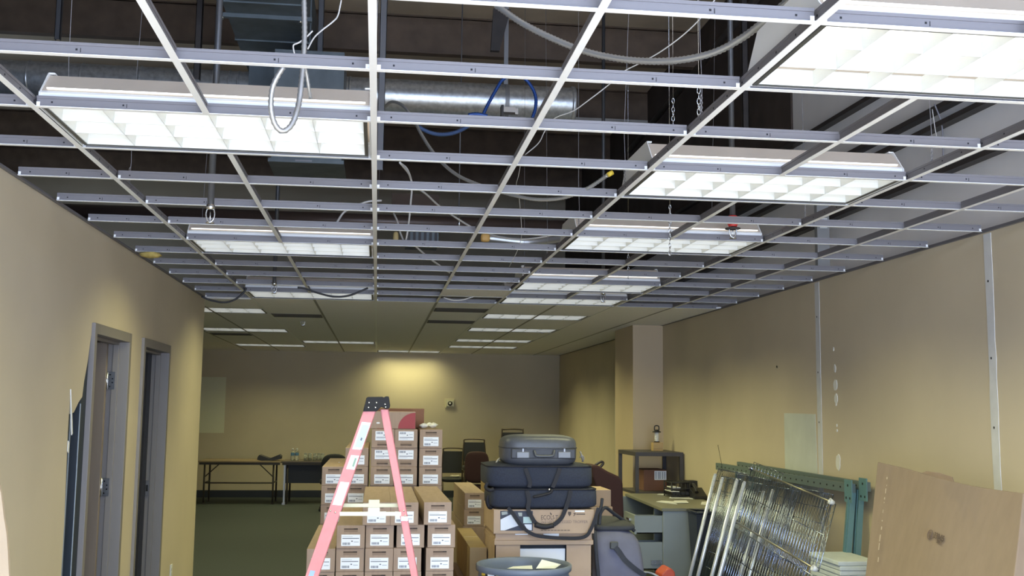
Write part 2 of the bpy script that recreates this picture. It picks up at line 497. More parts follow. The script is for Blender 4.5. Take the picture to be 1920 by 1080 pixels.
# ------------------------------------------------------------------ suspended grid
grid = thing('ceiling_grid', 'white suspended ceiling grid of inverted tees with its tiles taken out', 'ceiling grid', (0, 6, CZ))
FL, WB = 0.024, 0.040
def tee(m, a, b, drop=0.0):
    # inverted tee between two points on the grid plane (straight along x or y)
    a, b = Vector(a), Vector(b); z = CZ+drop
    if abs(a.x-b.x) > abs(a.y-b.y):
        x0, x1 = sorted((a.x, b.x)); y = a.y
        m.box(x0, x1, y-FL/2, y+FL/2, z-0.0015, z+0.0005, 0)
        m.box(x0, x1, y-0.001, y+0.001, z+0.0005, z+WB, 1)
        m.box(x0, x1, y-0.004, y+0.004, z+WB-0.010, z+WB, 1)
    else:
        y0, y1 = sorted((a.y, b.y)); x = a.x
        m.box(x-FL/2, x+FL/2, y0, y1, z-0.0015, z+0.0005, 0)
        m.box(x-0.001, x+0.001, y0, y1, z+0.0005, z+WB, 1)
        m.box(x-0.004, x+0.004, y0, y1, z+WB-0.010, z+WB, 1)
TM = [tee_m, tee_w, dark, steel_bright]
for i in (-2, 0, 2, 4):
    m = MB(); x = GX+i*G
    tee(m, (x, 0.2, 0), (x, BY if i != -2 else BY, 0))
    y = 0.4
    while y < YT:
        m.box(x-0.0022, x+0.0022, y, y+0.006, CZ+0.018, CZ+0.024, 2); y += 0.1524
    m.build('main_runner', TM, grid, weld=False)
def cross(i0x, i1x, j):
    y = cell_y(j); m = MB(); x0, x1 = i0x+FL/2, i1x-FL/2
    tee(m, (x0, y, 0), (x1, y, 0), -0.0008)
    L = x1-x0
    for q in ([0.25, 0.75] if L > 1 else [0.5]):
        xc = x0+q*L
        m.box(xc, xc+0.006, y-0.0022, y+0.0022, CZ+0.014, CZ+0.020, 2)
        m.box(xc+0.014, xc+0.016, y-0.0022, y+0.0022, CZ+0.008, CZ+0.022, 2)
    for xc in (x0+0.05, x1-0.055):
        m.box(xc, xc+0.006, y-0.0022, y+0.0022, CZ+0.014, CZ+0.020, 2)
    for xc, s in ((x0, 1), (x1, -1)):
        m.box(min(xc, xc+s*0.012), max(xc, xc+s*0.012), y-0.003, y+0.003, CZ+0.003, CZ+0.017, 0)
    m.build('cross_tee', TM, grid, weld=False)
for j in range(-3, 13):
    for a in (-2, 0, 2):
        cross(GX+a*G, GX+(a+2)*G, j)
    cross(GX+4*G, RX-0.03, j)
    if cell_y(j) > 3.2: cross(LX+0.02, GX-2*G, j)
occupied = {(i0, j) for c, i0, j in FIX if j <= 11}
for j in range(-3, 12):
    for a in (-1, 1, 3, 5):
        if (a-1, j) in occupied: continue
        x = GX+a*G; m = MB(); tee(m, (x, cell_y(j)+FL/2, 0), (x, cell_y(j+1)-FL/2, 0), -0.0008)
        m.build('short_tee', TM, grid, weld=False)
# grid lines carrying on between the tiles
for i in (-1, 1, 3, 5):
    m = MB(); x = GX+i*G
    m.box(x-0.012, x+0.012, YT, BY, CZ+0.001, CZ+0.003); m.build('tile_runner', mat('grey_tee', (0.34,0.32,0.30,1), 0.6), grid)
for i in (-4, -3):
    m = MB(); x = GX+i*G
    m.box(x-0.012, x+0.012, ENDY, BY, CZ+0.001, CZ+0.003); m.build('tile_runner', MATS['grey_tee'], grid)
# hanger wires from the main runners to the roof
HW = [(-2,1.5),(-2,4.3),(-2,5.4),(-2,7.6),(0,4.2),(0,6.5),(0,8.6),(2,3.75),(2,5.0),(2,6.2),(2,7.4),(2,8.6),(4,4.3),(4,5.7),(4,7.4)]
for i, y in HW:
    m = MB(); x = GX+i*G; rnd = random.Random(int(y*10)+i)
    pts = [(x, y, CZ+0.03), (x+0.004, y+0.003, CZ+0.15), (x-0.002, y, CZ+0.3), (x+rnd.uniform(-.1,.1), y+rnd.uniform(-.05,.1), ROOF-0.3)]
    m.tube(pts, 0.0016, 5)
    for s in (1, -1):
        m.tube([(x+s*0.004*math.cos(t), y+0.004*math.sin(t)*s, CZ+0.03+t*0.006) for t in [k*0.7 for k in range(22)]], 0.0015, 4)
    m.build('hanger_wire', wire_g, grid, weld=False)
# loose tile still lying in one cell of the open grid
m = MB(); m.box(GX+G+0.004, GX+2*G-0.004, cell_y(10)+0.004, cell_y(11)-0.004, CZ+0.001, CZ+0.016)
tag(m.build('ceiling_tile', tile_m), 'single pale lay-in tile left in the open grid beside the far right lights', 'ceiling tile')
# return-air slots between tiles
for x0, x1, j, lab in ((-2,-1,14.9,'the one beside a sprinkler head'),(1,2,13.0,'nearer of the pair'),(1,2,15.6,'farther of the pair'),(-4,-3.0,20.6,'at the left wall corner')):
    r = thing('air_slot', 'dark return air slot in the tiled ceiling, '+lab, 'air vent', (GX+(x0+x1)/2*G, cell_y(j)+0.1, CZ-0.004), 'return air slots')
    m = MB(); a, b = GX+x0*G+0.02, GX+x1*G-0.02; y = cell_y(j)
    m.box(a, b, y, y+0.42, CZ-0.001, CZ+0.003); m.build('slot_plate', mat('slot_grey', (0.13,0.115,0.10,1), 0.8), r)
    m = MB()
    for q in range(5): m.box(a+0.02, b-0.02, y+0.04+q*0.075, y+0.075+q*0.075, CZ-0.004, CZ-0.001)
    m.build('slot_vanes', mat('slot_dark', (0.09,0.08,0.07,1), 0.8), r, weld=False)

# ------------------------------------------------------------------ light fixtures
lamp_m = mat('fluorescent_glow', (0.9, 0.9, 0.85, 1), 0.5, emit=((1.0, 0.985, 0.93, 1), LAMP_GLOW))
louver_m = mat('louver_white', (0.64, 0.65, 0.63, 1), 0.35)
def make_fixture():
    r = thing('troffer_light', '', 'ceiling light', (0,0,0), 'fluorescent troffer lights')
    X, Y = 0.592, 0.290
    prof = [(-Y,0.004),(-Y,0.056),(-Y+0.012,0.066),(-0.19,0.150),(0.19,0.150),(Y-0.012,0.066),(Y,0.056),(Y,0.004)]
    m = MB()
    n = len(prof)
    V0 = [(-X,y,z) for y,z in prof]; V1 = [(X,y,z) for y,z in prof]
    for k in range(n-1):
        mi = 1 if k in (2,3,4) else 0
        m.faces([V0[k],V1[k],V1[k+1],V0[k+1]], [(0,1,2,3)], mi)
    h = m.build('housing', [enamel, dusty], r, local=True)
    so = h.modifiers.new('thick', 'SOLIDIFY'); so.thickness = 0.0015; so.offset = -1
    for s in (-1, 1):
        m = MB(); P = [(s*X, y*1.02, z if z > .01 else .002) for y, z in prof]; P[3] = (s*X, -0.20, 0.158); P[4] = (s*X, 0.20, 0.158)
        m.prism(P, (s*0.004, 0, 0))
        m.box(min(s*X, s*(X-.02)), max(s*X, s*(X-.02)), -0.20, 0.20, 0.153, 0.158)
        m.build('end_plate', enamel, r, local=True, weld=False)
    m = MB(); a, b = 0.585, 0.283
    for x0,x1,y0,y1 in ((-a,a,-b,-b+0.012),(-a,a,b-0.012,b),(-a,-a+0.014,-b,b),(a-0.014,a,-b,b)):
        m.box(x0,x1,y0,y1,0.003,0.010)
    m.build('door_frame', mat('gap_shade', (0.06,0.06,0.055,1), 0.4), r, local=True, weld=False)  # dark strip painted as the shadow gap around the louver
    # parabolic louver: wedge blades, thin at the bottom
    m = MB(); a, b = 0.570, 0.270; z0, z1 = 0.006, 0.055
    for k in range(7):
        x = -a+2*a*k/6; t = 0.0008; w = 0.006
        m.prism([(x-t,-b,z0),(x+t,-b,z0),(x+w*.45,-b,(z0+z1)/2),(x+w,-b,z1),(x-w,-b,z1),(x-w*.45,-b,(z0+z1)/2)], (0,2*b,0))
    for k in range(4):
        y = -b+2*b*k/3; t = 0.0012; w = 0.015
        m.prism([(-a,y-t,z0),(-a,y+t,z0),(-a,y+w*.4,(z0+z1)/2),(-a,y+w,z1),(-a,y-w,z1),(-a,y-w*.4,(z0+z1)/2)], (2*a,0,0))
    m.build('louver', louver_m, r, local=True, weld=False)
    m = MB(); m.box(-a-0.006, a+0.006, -b-0.006, b+0.006, 0.075, 0.08)
    for y in (-0.17, 0, 0.17): m.tube([(-0.57,y,0.066),(0.57,y,0.066)], 0.008, 10)
    m.build('lamp', lamp_m, r, local=True, weld=False, label='glowing fluorescent tubes')
    return r
proto = make_fixture()
ordn = ['nearest', 'second', 'third', 'fourth', 'fifth', 'sixth', 'seventh', 'eighth', 'farthest']
cnt = {}
first = True
lampdata = bpy.data.lights.new('troffer_glow', 'AREA'); lampdata.shape = 'RECTANGLE'
lampdata.size, lampdata.size_y = 1.10, 0.50; lampdata.energy = LAMP_W; lampdata.color = TUBE; lampdata.spread = LAMP_SPREAD
names = {'left': 'left row', 'right': 'right row', 'mid': 'centre', 'outer': 'row by the corner'}
tot = {k: sum(1 for f in FIX if f[0] == k) for k in names}
for c, i0, j in FIX:
    k = cnt.get(c, 0); cnt[c] = k+1
    pos = (GX+(i0+1)*G, cell_y(j)+G/2, CZ+0.001)
    if c == 'mid': lab = 'lone lit louvred troffer light in the middle, just before the back wall'
    else:
        o = 'farthest' if k == tot[c]-1 else ordn[k]
        setin = 'in the open grid' if j <= 11 else 'among the tiles'
        lab = 'lit light %s, %s from the camera in the %s' % (setin, o, names[c])
        if o == 'nearest' : lab = 'lit light %s, nearest the camera in the %s' % (setin, names[c])
    if first: r = proto; r.location = pos; r['label'] = lab; first = False
    else: r = dup(proto, pos, lab)
    lo = bpy.data.objects.new('troffer_glow', lampdata); col.objects.link(lo)
    lo.parent = r; lo.location = (0, 0, -0.003)
# ------------------------------------------------------------------ ducts, pipes and cables above the grid
# big rectangular duct running away from the camera
DZ = 4.72
a = atz(415, 0, DZ); b = atz(560, 0, DZ); e = atz(475, 132, DZ)
dx0, dx1 = a.x, b.x+0.02
r = thing('rectangular_duct', 'large dull grey rectangular sheet metal duct hanging high above the nearest left light', 'air duct', ((dx0+dx1)/2, 6, DZ))
m = MB(); m.box(dx0, dx1, 2.0, 9.7, DZ, DZ+0.55); m.build('duct_trunk', galv_dull, r)
for y in (7.9, 8.75, 5.6):
    m = MB(); m.box(dx0-0.012, dx1+0.012, y, y+0.012, DZ-0.012, DZ+0.56); m.build('duct_seam', galv_dull, r)
m = MB(); m.box(dx0-0.06, dx1+0.06, 8.15, 8.19, DZ-0.035, DZ-0.002); m.build('duct_strap', galv_dull, r)
m = MB()
for x in (dx0-0.03, dx1-0.03):
    m.tube([(x, 8.17, DZ-0.05), (x, 8.17, DZ+0.01)], 0.012, 8)
m.build('strap_bolts', steel_bright, r, weld=False)
sy = 9.55; sz = at(800, 185, sy).z; SR = 0.165
bx0, bx1 = at(466, 150, sy-0.2).x, at(592, 150, sy-0.2).x
m = MB(); m.box(bx0, bx1, sy-0.2, sy+0.25, sz-0.2, DZ); m.build('plenum_box', galv_dull, r)
# round duct
r = thing('round_duct', 'shiny galvanised round duct running across the ceiling void with an open right end', 'air duct', (0, sy, sz-SR))
xe = at(1078, 190, sy).x
def rduct(name, x0, x1, rad=SR):
    m = MB(); k = 40
    m.tube([(x0, sy, sz), (x1, sy, sz)], rad, k, cap=False)
    return m.build(name, galv, r, weld=False)
rduct('duct_section', bx1, xe-0.02); rduct('duct_section', -5.5, bx0)
m = MB(); m.lathe([(SR,-0.02),(SR+0.012,-0.02),(SR+0.012,0.02),(SR,0.02)], (xe-0.03, sy, sz), 40, 0, (1,0,0)); m.build('end_ring', galv, r)
for x in (bx1+0.10, bx1+0.18, bx1+0.30, bx0-0.1, bx0-0.18, bx0-0.5, bx0-0.95, bx0-1.45, bx0-1.9):
    m = MB(); m.lathe([(SR,-0.012),(SR+0.006,-0.006),(SR+0.006,0.006),(SR,0.012)], (x, sy, sz), 40, 0, (1,0,0)); m.build('duct_bead', galv, r)
xs = at(948, 180, sy).x
m = MB(); m.lathe([(SR+0.003,-0.02),(SR+0.003,0.02)], (xs, sy, sz), 40, 0, (1,0,0)); m.box(xs-0.02, xs+0.02, sy-0.01, sy+0.01, sz+SR, ROOF-0.1)
m.build('hanger_strap', mat('strap_grey', (0.3,0.3,0.31,1), 0.5, 0.5), r, weld=False)
# drop box with slot face, lower left
y = 8.4; p0 = at(508, 300, y); p1 = at(640, 306, y); zb = at(575, 300, y).z
r = thing('drop_box', 'dark sheet metal drop box behind the nearest left light', 'air duct', ((p0.x+p1.x)/2, y, zb))
m = MB(); m.box(p0.x, p1.x, y, y+0.6, zb, zb+0.9); m.build('box_body', galv_dull, r)
m = MB(); m.box(p0.x-0.02, p1.x+0.02, y-0.03, y+0.62, zb-0.03, zb); m.build('box_lip', galv_dull, r)
m = MB(); q = at(553, 320, y-0.02); m.box(q.x, q.x+0.13, y-0.034, y-0.031, zb-0.02, zb-0.008); m.build('box_sticker', mat('grey_sticker',(0.3,0.3,0.32,1),0.6), r)
# brown panel and vent grille far in the void
y = 10.4; p0 = at(735, 362, y); p1 = at(823, 392, y)
m = MB(); m.box(p0.x, p1.x, y, y+0.05, p1.z, p0.z)
tag(m.build('wood_panel', mat('brown_board', (0.11,0.075,0.055,1), 0.8)), 'flat brown board hanging in the void right of the centre runner', 'panel')
r = thing('vent_grille', 'dark square vent grille in the void right of the centre runner', 'vent', at(795, 455, 9.9), None)
p0 = at(762, 432, 9.9); p1 = at(822, 458, 9.9)
m = MB(); m.box(p0.x, p1.x, 9.9, 10.3, p1.z, p0.z); m.build('grille_box', galv_dull, r)
m = MB()
for k in range(6):
    x = p0.x+(p1.x-p0.x)*(k+0.5)/6; m.box(x-0.012, x+0.012, 9.885, 9.9, p1.z+0.015, p0.z-0.015)
m.build('grille_blades', iron, r, weld=False)
# sprinkler main across the room, with a bright clamp
y = 10.2; p = at(860, 420, y)
r = thing('sprinkler_pipe', 'thick dark brown sprinkler main crossing the void behind the second left light', 'pipe', (0.5, y, p.z-0.07))
m = MB(); m.tube([(-3.5, y, p.z), (3.3, y, p.z)], 0.07, 20); m.build('pipe_run', mat('brown_pipe',(0.085,0.058,0.048,1),0.35,0.3), r)
m = MB(); m.lathe([(0.073,-0.012),(0.078,-0.012),(0.078,0.012),(0.073,0.012)], (p.x, y, p.z), 24, 0, (1,0,0)); m.build('pipe_clamp', steel_bright, r)
m = MB(); m.tube([(p.x, y, p.z+0.07), (p.x, y, ROOF)], 0.006); m.build('hanger_rod', wire_g, r)
# diagonal-looking branch pipe that runs away from the camera
p0 = at(1372, 52, 9.0); p1 = at(1180, 282, 13.2)
m = MB(); m.tube([p0+(p0-p1)*0.6, p0, p1], 0.035, 14)
tag(m.build('branch_pipe', iron), 'dark branch pipe running away into the void above the right lights', 'pipe')
# vertical steel posts and struts
for x, y0, Y, w, lab, zz in ((1397, 244, 9.0, 0.055, 'dark vertical steel strut left of the nearest right light', None), (369, 150, 8.6, 0.05, 'dark vertical steel strut beside the long left grid runner', None), (108, 75, 9.2, 0.045, 'grey vertical steel strut at the far left of the void', None), (598, 160, 9.15, 0.05, 'grey vertical steel strut hanging beside the drooping metal conduit', None), (712, 320, 7.6, 0.05, 'grey vertical steel strut just right of the centre runner', None)):
    p = at(x, y0, Y); m = MB()
    m.box(p.x-w/2, p.x+w/2, Y-w/2, Y-w/2+0.004, p.z, ROOF-0.02); m.box(p.x-w/2, p.x-w/2+0.004, Y-w/2, Y+w/2, p.z, ROOF-0.02); m.box(p.x+w/2-0.004, p.x+w/2, Y-w/2, Y+w/2, p.z, ROOF-0.02)
    tag(m.build('steel_strut', iron if 'dark' in lab else mat('grey_strut',(0.16,0.16,0.17,1),0.5,0.5), weld=False), lab, 'steel strut', 'steel struts in the ceiling void')
# big dark hanger bracket above the round duct
p0 = at(925, 45, 9.3); m = MB()
m.prism([(p0.x, 9.3, p0.z+0.15), (p0.x+0.16, 9.3, p0.z+0.15), (p0.x+0.06, 9.3, p0.z-0.25), (p0.x-0.02, 9.3, p0.z-0.25)], (0,0.05,0))
tag(m.build('hanger_bracket', iron), 'dark steel bracket under the roof above the shiny round duct', 'bracket')
# silver flex duct
m = MB(); P = [at(912, 446, 10.0), at(960, 452, 10.0), at(1000, 454, 10.0), at(1060, 445, 10.1)]
m.tube(P, 0.055, 16, rib=0.06, smooth=12)
tag(m.build('flexible_duct', mat('silver_foil', (0.55,0.56,0.58,1), 0.3, 0.9)), 'short silver flexible duct lying in the void left of the third right light', 'air duct')

def cable(name, pts, rad, m_, label, cat, smooth=8, rib=0.0, step=None, group=None, seg=6):
    m = MB(); m.tube(pts, rad, seg, smooth=smooth, rib=rib, step=step)
    return tag(m.build(name, m_, weld=False), label, cat, group)
def path(Y0, Y1, pts):
    n = len(pts)-1
    return [at(x, y, Y0+(Y1-Y0)*i/n) for i, (x, y) in enumerate(pts)]
RIB = dict(rib=0.26, step=0.009, seg=8)
cable('flexible_conduit', path(3.66, 3.55, [(570,-60),(570,0),(571,60),(569,110),(565,155),(560,195),(548,232),(530,246),(515,232),(508,200),(511,165),(522,140),(533,124)]), 0.0085, conduit_m, 'metal flexible conduit looping down in front of the nearest left light', 'conduit', **RIB)
cable('flexible_conduit', path(3.8, 3.9, [(566,112),(574,135),(579,165),(582,185)]), 0.006, conduit_m, 'short metal conduit tail beside the looping conduit', 'conduit', **RIB)
cable('flexible_conduit', path(4.25, 3.2, [(930,10),(980,44),(1040,74),(1100,97),(1160,110),(1220,115),(1280,112),(1340,98),(1390,72),(1430,42),(1470,8),(1500,-20)]), 0.0115, conduit_m, 'long thick metal conduit sagging between the top tees towards the nearest right light', 'conduit', **RIB)
cable('flexible_conduit', path(6.6, 5.0, [(722,200),(735,191),(755,198),(775,222),(788,248),(808,280),(832,308),(862,331),(905,349),(955,364),(1005,374),(1055,371),(1100,354),(1140,328)]), 0.0085, conduit_m, 'thin metal conduit sagging right of the centre runner, ending in a yellow bushing', 'conduit', **RIB)
p = at(1140, 328, 5.0); q = at(1149, 323, 5.0)
m = MB(); m.tube([p, q], 0.012, 10); tag(m.build('conduit_bushing', yellow_m), 'yellow bushing on the end of the thin conduit by the second right light', 'conduit fitting')
bl = dict(rib=0.16, step=0.011, seg=8)
cable('armoured_cable', path(8.4, 8.4, [(905,216),(918,190),(932,165),(942,150),(960,140),(980,145),(995,160),(1004,180),(1004,202),(998,222)]), 0.013, blue_mc, 'blue armoured cable arching over in front of the shiny round duct', 'cable', **bl)
cable('armoured_cable', path(7.6, 7.8, [(782,236),(800,246),(822,252),(848,250),(872,240),(885,230)]), 0.014, mat('blue_grey_cable', (0.07,0.12,0.26,1), 0.4, 0.3), 'blue grey armoured cable sagging under the shiny round duct', 'cable', **bl)
cable('armoured_cable', path(8.1, 8.1, [(878,216),(890,214),(902,215),(915,218)]), 0.014, blue_mc, 'short blue armoured cable end at the junction under the round duct', 'cable', **bl)
m = MB(); p = at(955, 207, 8.6); m.box(p.x-0.05, p.x+0.05, 8.58, 8.66, p.z-0.02, p.z+0.025); m.box(p.x+0.05, p.x+0.075, 8.6, 8.64, p.z-0.03, p.z+0.02); m.box(p.x-0.07, p.x-0.05, 8.58, 8.66, p.z-0.06, p.z+0.04, 1)
tag(m.build('beam_clamp', [steel_bright, iron], weld=False), 'bright metal clamp hanging below the round duct strap', 'clamp')
ww = lambda pts, Y0, Y1, lab, rad=0.003, mm=None, sm=6, cat='wire': cable('loose_wire', path(Y0, Y1, pts), rad, mm or wire_w, lab, cat, sm)
ww([(1340,0),(1310,38),(1278,68),(1240,96),(1205,116),(1168,135),(1140,160),(1105,187),(1075,208),(1040,222),(1022,245),(1010,268),(985,290)], 4.4, 5.6, 'long pale wire running diagonally behind the tees right of centre')
ww([(976,308),(972,330),(968,346),(972,360),(975,388),(978,440),(970,470),(955,500)], 5.2, 7.4, 'thin pale wire hanging crookedly by the short runner right of centre', 0.0022)
ww([(640,0),(634,28),(625,40),(602,58),(588,72),(577,92)], 4.0, 3.9, 'pale bent wire beside the looping metal conduit')
ww([(586,58),(572,72),(560,80),(551,84),(550,90),(552,100)], 3.85, 3.85, 'short pale wire tail left of the looping metal conduit')
ww([(750,305),(766,325),(775,345),(800,365),(822,385),(850,405),(890,430)], 7.0, 8.5, 'grey cable slanting down behind the tees right of the centre runner', 0.008)
ww([(750,305),(764,318),(772,345),(770,380),(766,420),(760,452),(752,440),(745,415),(738,400)], 7.2, 8.0, 'grey cable hanging in a narrow loop right of the centre runner', 0.007)
ww([(632,417),(645,398),(668,386),(690,378),(715,376)], 7.4, 7.6, 'pale cable arching left of the centre runner', 0.008)
ww([(772,455),(800,480),(830,502),(855,520)], 8.3, 9.2, 'grey cable sloping down behind the tees near the vent grille', 0.008)
ww([(1085,415),(1060,432),(1020,444),(975,449),(940,445),(915,438)], 8.0, 8.6, 'grey cable sagging to the orange cap beside the silver flexible duct', 0.008)
m = MB(); p = at(910, 446, 8.6); m.blob(p, 0.04, 0.03, 0.035, 3); tag(m.build('cable_cap', mat('orange_cap', (0.7,0.42,0.13,1), 0.5)), 'orange cable cap at the end of the silver flexible duct', 'cable cap')
m = MB(); p = at(742, 446, 8.2); m.blob(p, 0.022, 0.02, 0.05, 2.5); tag(m.build('cable_cap', mat('tan_cap', (0.5,0.38,0.17,1), 0.5)), 'tan cable cap hanging just right of the centre runner', 'cable cap')
dk = mat('black_cable', (0.03,0.03,0.035,1), 0.5)
ww([(378,556),(395,563),(420,567),(440,562),(455,550),(462,540)], 9.2, 9.2, 'black cable drooping by the corner of the left wall', 0.009, dk)
ww([(558,539),(572,541),(595,549),(625,556),(655,554),(690,540)], 8.8, 8.8, 'black cable drooping below the third left light', 0.009, dk)
ww([(832,558),(850,563),(868,562),(888,556)], 9.6, 9.6, 'white cable drooping by the single tile left in the grid', 0.006)
# cables on the right upper wall
ww([(1880,190),(1862,250),(1845,290),(1828,345),(1815,365),(1810,378)], 5.9, 6.3, 'thick dark blue cable hanging behind the tees at the right wall', 0.011, mat('navy_cable',(0.05,0.055,0.11,1),0.5))
ww([(1752,195),(1765,230),(1768,270),(1770,300),(1785,335),(1800,360),(1810,378)], 6.3, 6.3, 'thin grey cable joining the blue cable at the right wall', 0.005, mat('grey_cable',(0.25,0.24,0.27,1),0.5))
ww([(1748,205),(1753,240),(1756,255)], 6.2, 6.2, 'short pale wire end hanging at the right wall', 0.003)
# jack chains
def chain(x, ya, yb, Y, lab):
    a, b = at(x, ya, Y), at(x, yb, Y); n = int((a-b).length/0.022)
    m = MB()
    for k in range(n):
        c = a.lerp(b, (k+0.5)/n); ang = (k % 2)*math.pi/2+random.uniform(-.3,.3)
        rx = Vector((math.cos(ang), math.sin(ang), 0))
        m.tube([c+rx*(0.007*math.cos(t))+Vector((0,0,0.015*math.sin(t))) for t in [2*math.pi*q/8 for q in range(9)]], 0.0022, 4, cap=False)
    m.tube([b if b.z > a.z else a, ((b if b.z > a.z else a).x, Y, ROOF)], 0.0012, 4)
    tag(m.build('jack_chain', steel_bright, weld=False), lab, 'chain', 'jack chains')
chain(1256, 385, 478, 6.0, 'steel chain hanging in front of the third right light')
chain(1178, 458, 522, 8.2, 'steel chain hanging in front of the fourth right light')
chain(1310, 165, 225, 4.3, 'short steel chain above the second right light')
chain(1262, 185, 235, 5.2, 'short steel chain left of the second right light, higher in the void')
# sprinkler heads
def sprinkler(x, y, Y, lab, pipe=True, cap=False, big=1.0):
    p = at(x, y, Y)
    r = thing('sprinkler', lab, 'sprinkler', p, 'sprinkler heads')
    m = MB(); s = big
    for q in (-1, 1):
        m.tube([p+Vector((q*0.012*s,0,0.035*s)), p+Vector((q*0.016*s,0,0.012*s)), p+Vector((q*0.010*s,0,-0.010*s)), p+Vector((0,0,-0.018*s))], 0.0032*s, 6, smooth=4)
    m.lathe([(0,-0.024*s),(0.016*s,-0.022*s),(0.016*s,-0.019*s),(0,-0.018*s)], p, 12)
    m.build('sprinkler_frame', steel_bright, r, weld=False)
    m = MB(); m.lathe([(0.011*s,0.03*s),(0.016*s,0.036*s),(0.016*s,0.05*s),(0.011*s,0.052*s)], p, 12); m.tube([p+Vector((0,0,-0.018*s)), p+Vector((0,0,0.032*s))], 0.0025*s, 6)
    m.build('bulb_seat', steel_bright, r, weld=False)
    if cap:
        m = MB(); m.lathe([(0.018*s,0.03*s),(0.024*s,0.045*s),(0.024*s,0.075*s),(0.016*s,0.08*s)], p, 14); m.build('protective_cap', mat('red_cap',(0.62,0.04,0.03,1),0.45), r, label='red protective cap')
        m = MB(); m.lathe([(0.014*s,0.018*s),(0.034*s,0.020*s),(0.034*s,0.024*s),(0.014*s,0.026*s)], p, 14); m.build('escutcheon', iron, r)
    if not pipe:
        m = MB(); m.tube([p+Vector((0,0,0.05*s)), (p.x, p.y, CZ+0.01)], 0.014, 10); m.lathe([(0.014,0),(0.035,0),(0.03,0.006),(0.014,0.008)], (p.x,p.y,CZ-0.006), 16); m.build('escutcheon', steel_bright, r, weld=False)
    if pipe:
        m = MB(); m.tube([p+Vector((0,0,0.05*s)), (p.x, p.y, DZ-0.002 if dx0-0.02 < p.x < dx1+0.02 else ROOF)], 0.017, 10); m.build('drop_pipe', mat('drop_pipe_grey',(0.10,0.10,0.105,1),0.45,0.4), r)
sprinkler(394, 408, 5.3, 'sprinkler head on a grey drop pipe, just in front of the second left light', big=1.3)
sprinkler(514, 544, 9.1, 'sprinkler head in front of the third left light', big=1.3)
sprinkler(1374, 438, 6.2, 'sprinkler head with a red protective cap in front of the third right light', cap=True, big=1.4)
sprinkler(1131, 561, 9.9, 'sprinkler head between the fourth and fifth right lights', big=1.4)
sprinkler(568, 606, 13.4, 'sprinkler head below the tiled ceiling, left of the centre line', pipe=False, big=1.6)
sprinkler(1016, 617, 14.6, 'sprinkler head below the tiled ceiling at the seventh right light', pipe=False, big=1.6)
# yellow scraps above the left wall, and a bent stud at the right wall
p = at(282, 478, 7.55); m = MB(); m.blob(p, 0.07, 0.05, 0.022, 2.2, jit=0.2)
tag(m.build('insulation_scrap', mat('yellow_insulation',(0.45,0.34,0.10,1),0.9,noise=0.2,scale=30)), 'scrap of yellow insulation lying on the tee by the left wall', 'insulation')
m = MB(); p = at(1515, 500, 8.0); m.box(3.40, 3.50, 7.85, 7.90, CZ+0.08, 3.35); m.box(3.42, 3.48, 7.84, 7.85, 3.12, 3.2, 1)
tag(m.build('junction_box', [mat('box_grey',(0.3,0.3,0.3,1),0.5), paper], weld=False), 'grey junction box and stub above the right wall near its first joint strip', 'junction box')
# ------------------------------------------------------------------ lamp cartons
kraft = mat('kraft_board', (0.335, 0.245, 0.185, 1), 0.8, noise=0.07, scale=7, stretch=(6, 1, 1))
kraft2 = mat('kraft_board_pale', (0.43, 0.315, 0.225, 1), 0.8, noise=0.06, scale=6)
kraft_y = mat('kraft_board_yellow', (0.40, 0.29, 0.145, 1), 0.8, noise=0.06, scale=6)
kraft_r = mat('kraft_board_red', (0.20, 0.095, 0.06, 1), 0.8, noise=0.08, scale=6)
ink = mat('label_ink', (0.13, 0.15, 0.20, 1), 0.8)
ink_pale = mat('label_ink_pale', (0.38, 0.42, 0.50, 1), 0.8)
slot_d = mat('slot_shadow_board', (0.075, 0.05, 0.038, 1), 0.9)
sticker = mat('white_sticker', (0.80, 0.83, 0.88, 1), 0.6)
CW, CH, CL = 0.156, 0.127, 1.215
YF, YR = 6.1, 7.36
def make_carton(flip):
    r = thing('lamp_carton', '', 'carton', (0,0,0), 'stacked long lamp cartons')
    f = -CL/2
    m = MB(); m.box(-CW/2, CW/2, f, CL/2, 0, CH); m.build('carton_body', kraft, r, local=True, bevel=0.003)
    sg = (lambda z: CH-z) if flip else (lambda z: z)
    def bx(m, x0, x1, z0, z1, d0, d1, mi=0):
        a, b = sorted((sg(z0), sg(z1))); m.box(x0, x1, f-d1, f-d0, a, b, mi)
    m = MB()
    bx(m, -0.038, 0.038, 0.103, 0.110, 0.0, 0.0012, 0)
    bx(m, -0.038, 0.038, 0.090, 0.103, 0.0, 0.0010, 1)
    bx(m, 0.015, 0.038, 0.106, 0.110, 0.0012, 0.0016, 2)
    m.build('hand_slot', [slot_d, mat('kraft_flap',(0.25,0.18,0.135,1),0.85), dark], r, local=True, weld=False)
    m = MB(); w, z0, z1 = 0.052, 0.014, 0.076
    bx(m, -w, w, z0, z1, 0.0, 0.0015, 0)
    bx(m, -w+0.006, w-0.006, 0.0535, 0.0575, 0.0015, 0.002, 1)
    bx(m, -w+0.006, w*0.2, 0.064, 0.066, 0.0015, 0.002, 2)
    rnd = random.Random(5); x = -w+0.008
    while x < -0.004:
        ww_ = rnd.choice((0.0012, 0.002, 0.003)); bx(m, x, x+ww_, 0.020, 0.033, 0.0015, 0.002, 1); x += ww_+rnd.choice((0.0012, 0.002))
    bx(m, 0.003, 0.012, 0.037, 0.043, 0.0015, 0.002, 1)
    bx(m, 0.018, 0.044, 0.034, 0.0375, 0.0015, 0.002, 2)
    m.build('label', [sticker, ink, ink_pale], r, local=True, weld=False, label='white shipping label with bar code')
    return r
pro = {False: make_carton(False), True: make_carton(True)}
used = {False: False, True: False}
WORD = ['first','second','third','fourth','fifth','sixth','seventh','eighth','ninth','tenth','eleventh','twelfth']
rnd = random.Random(11)
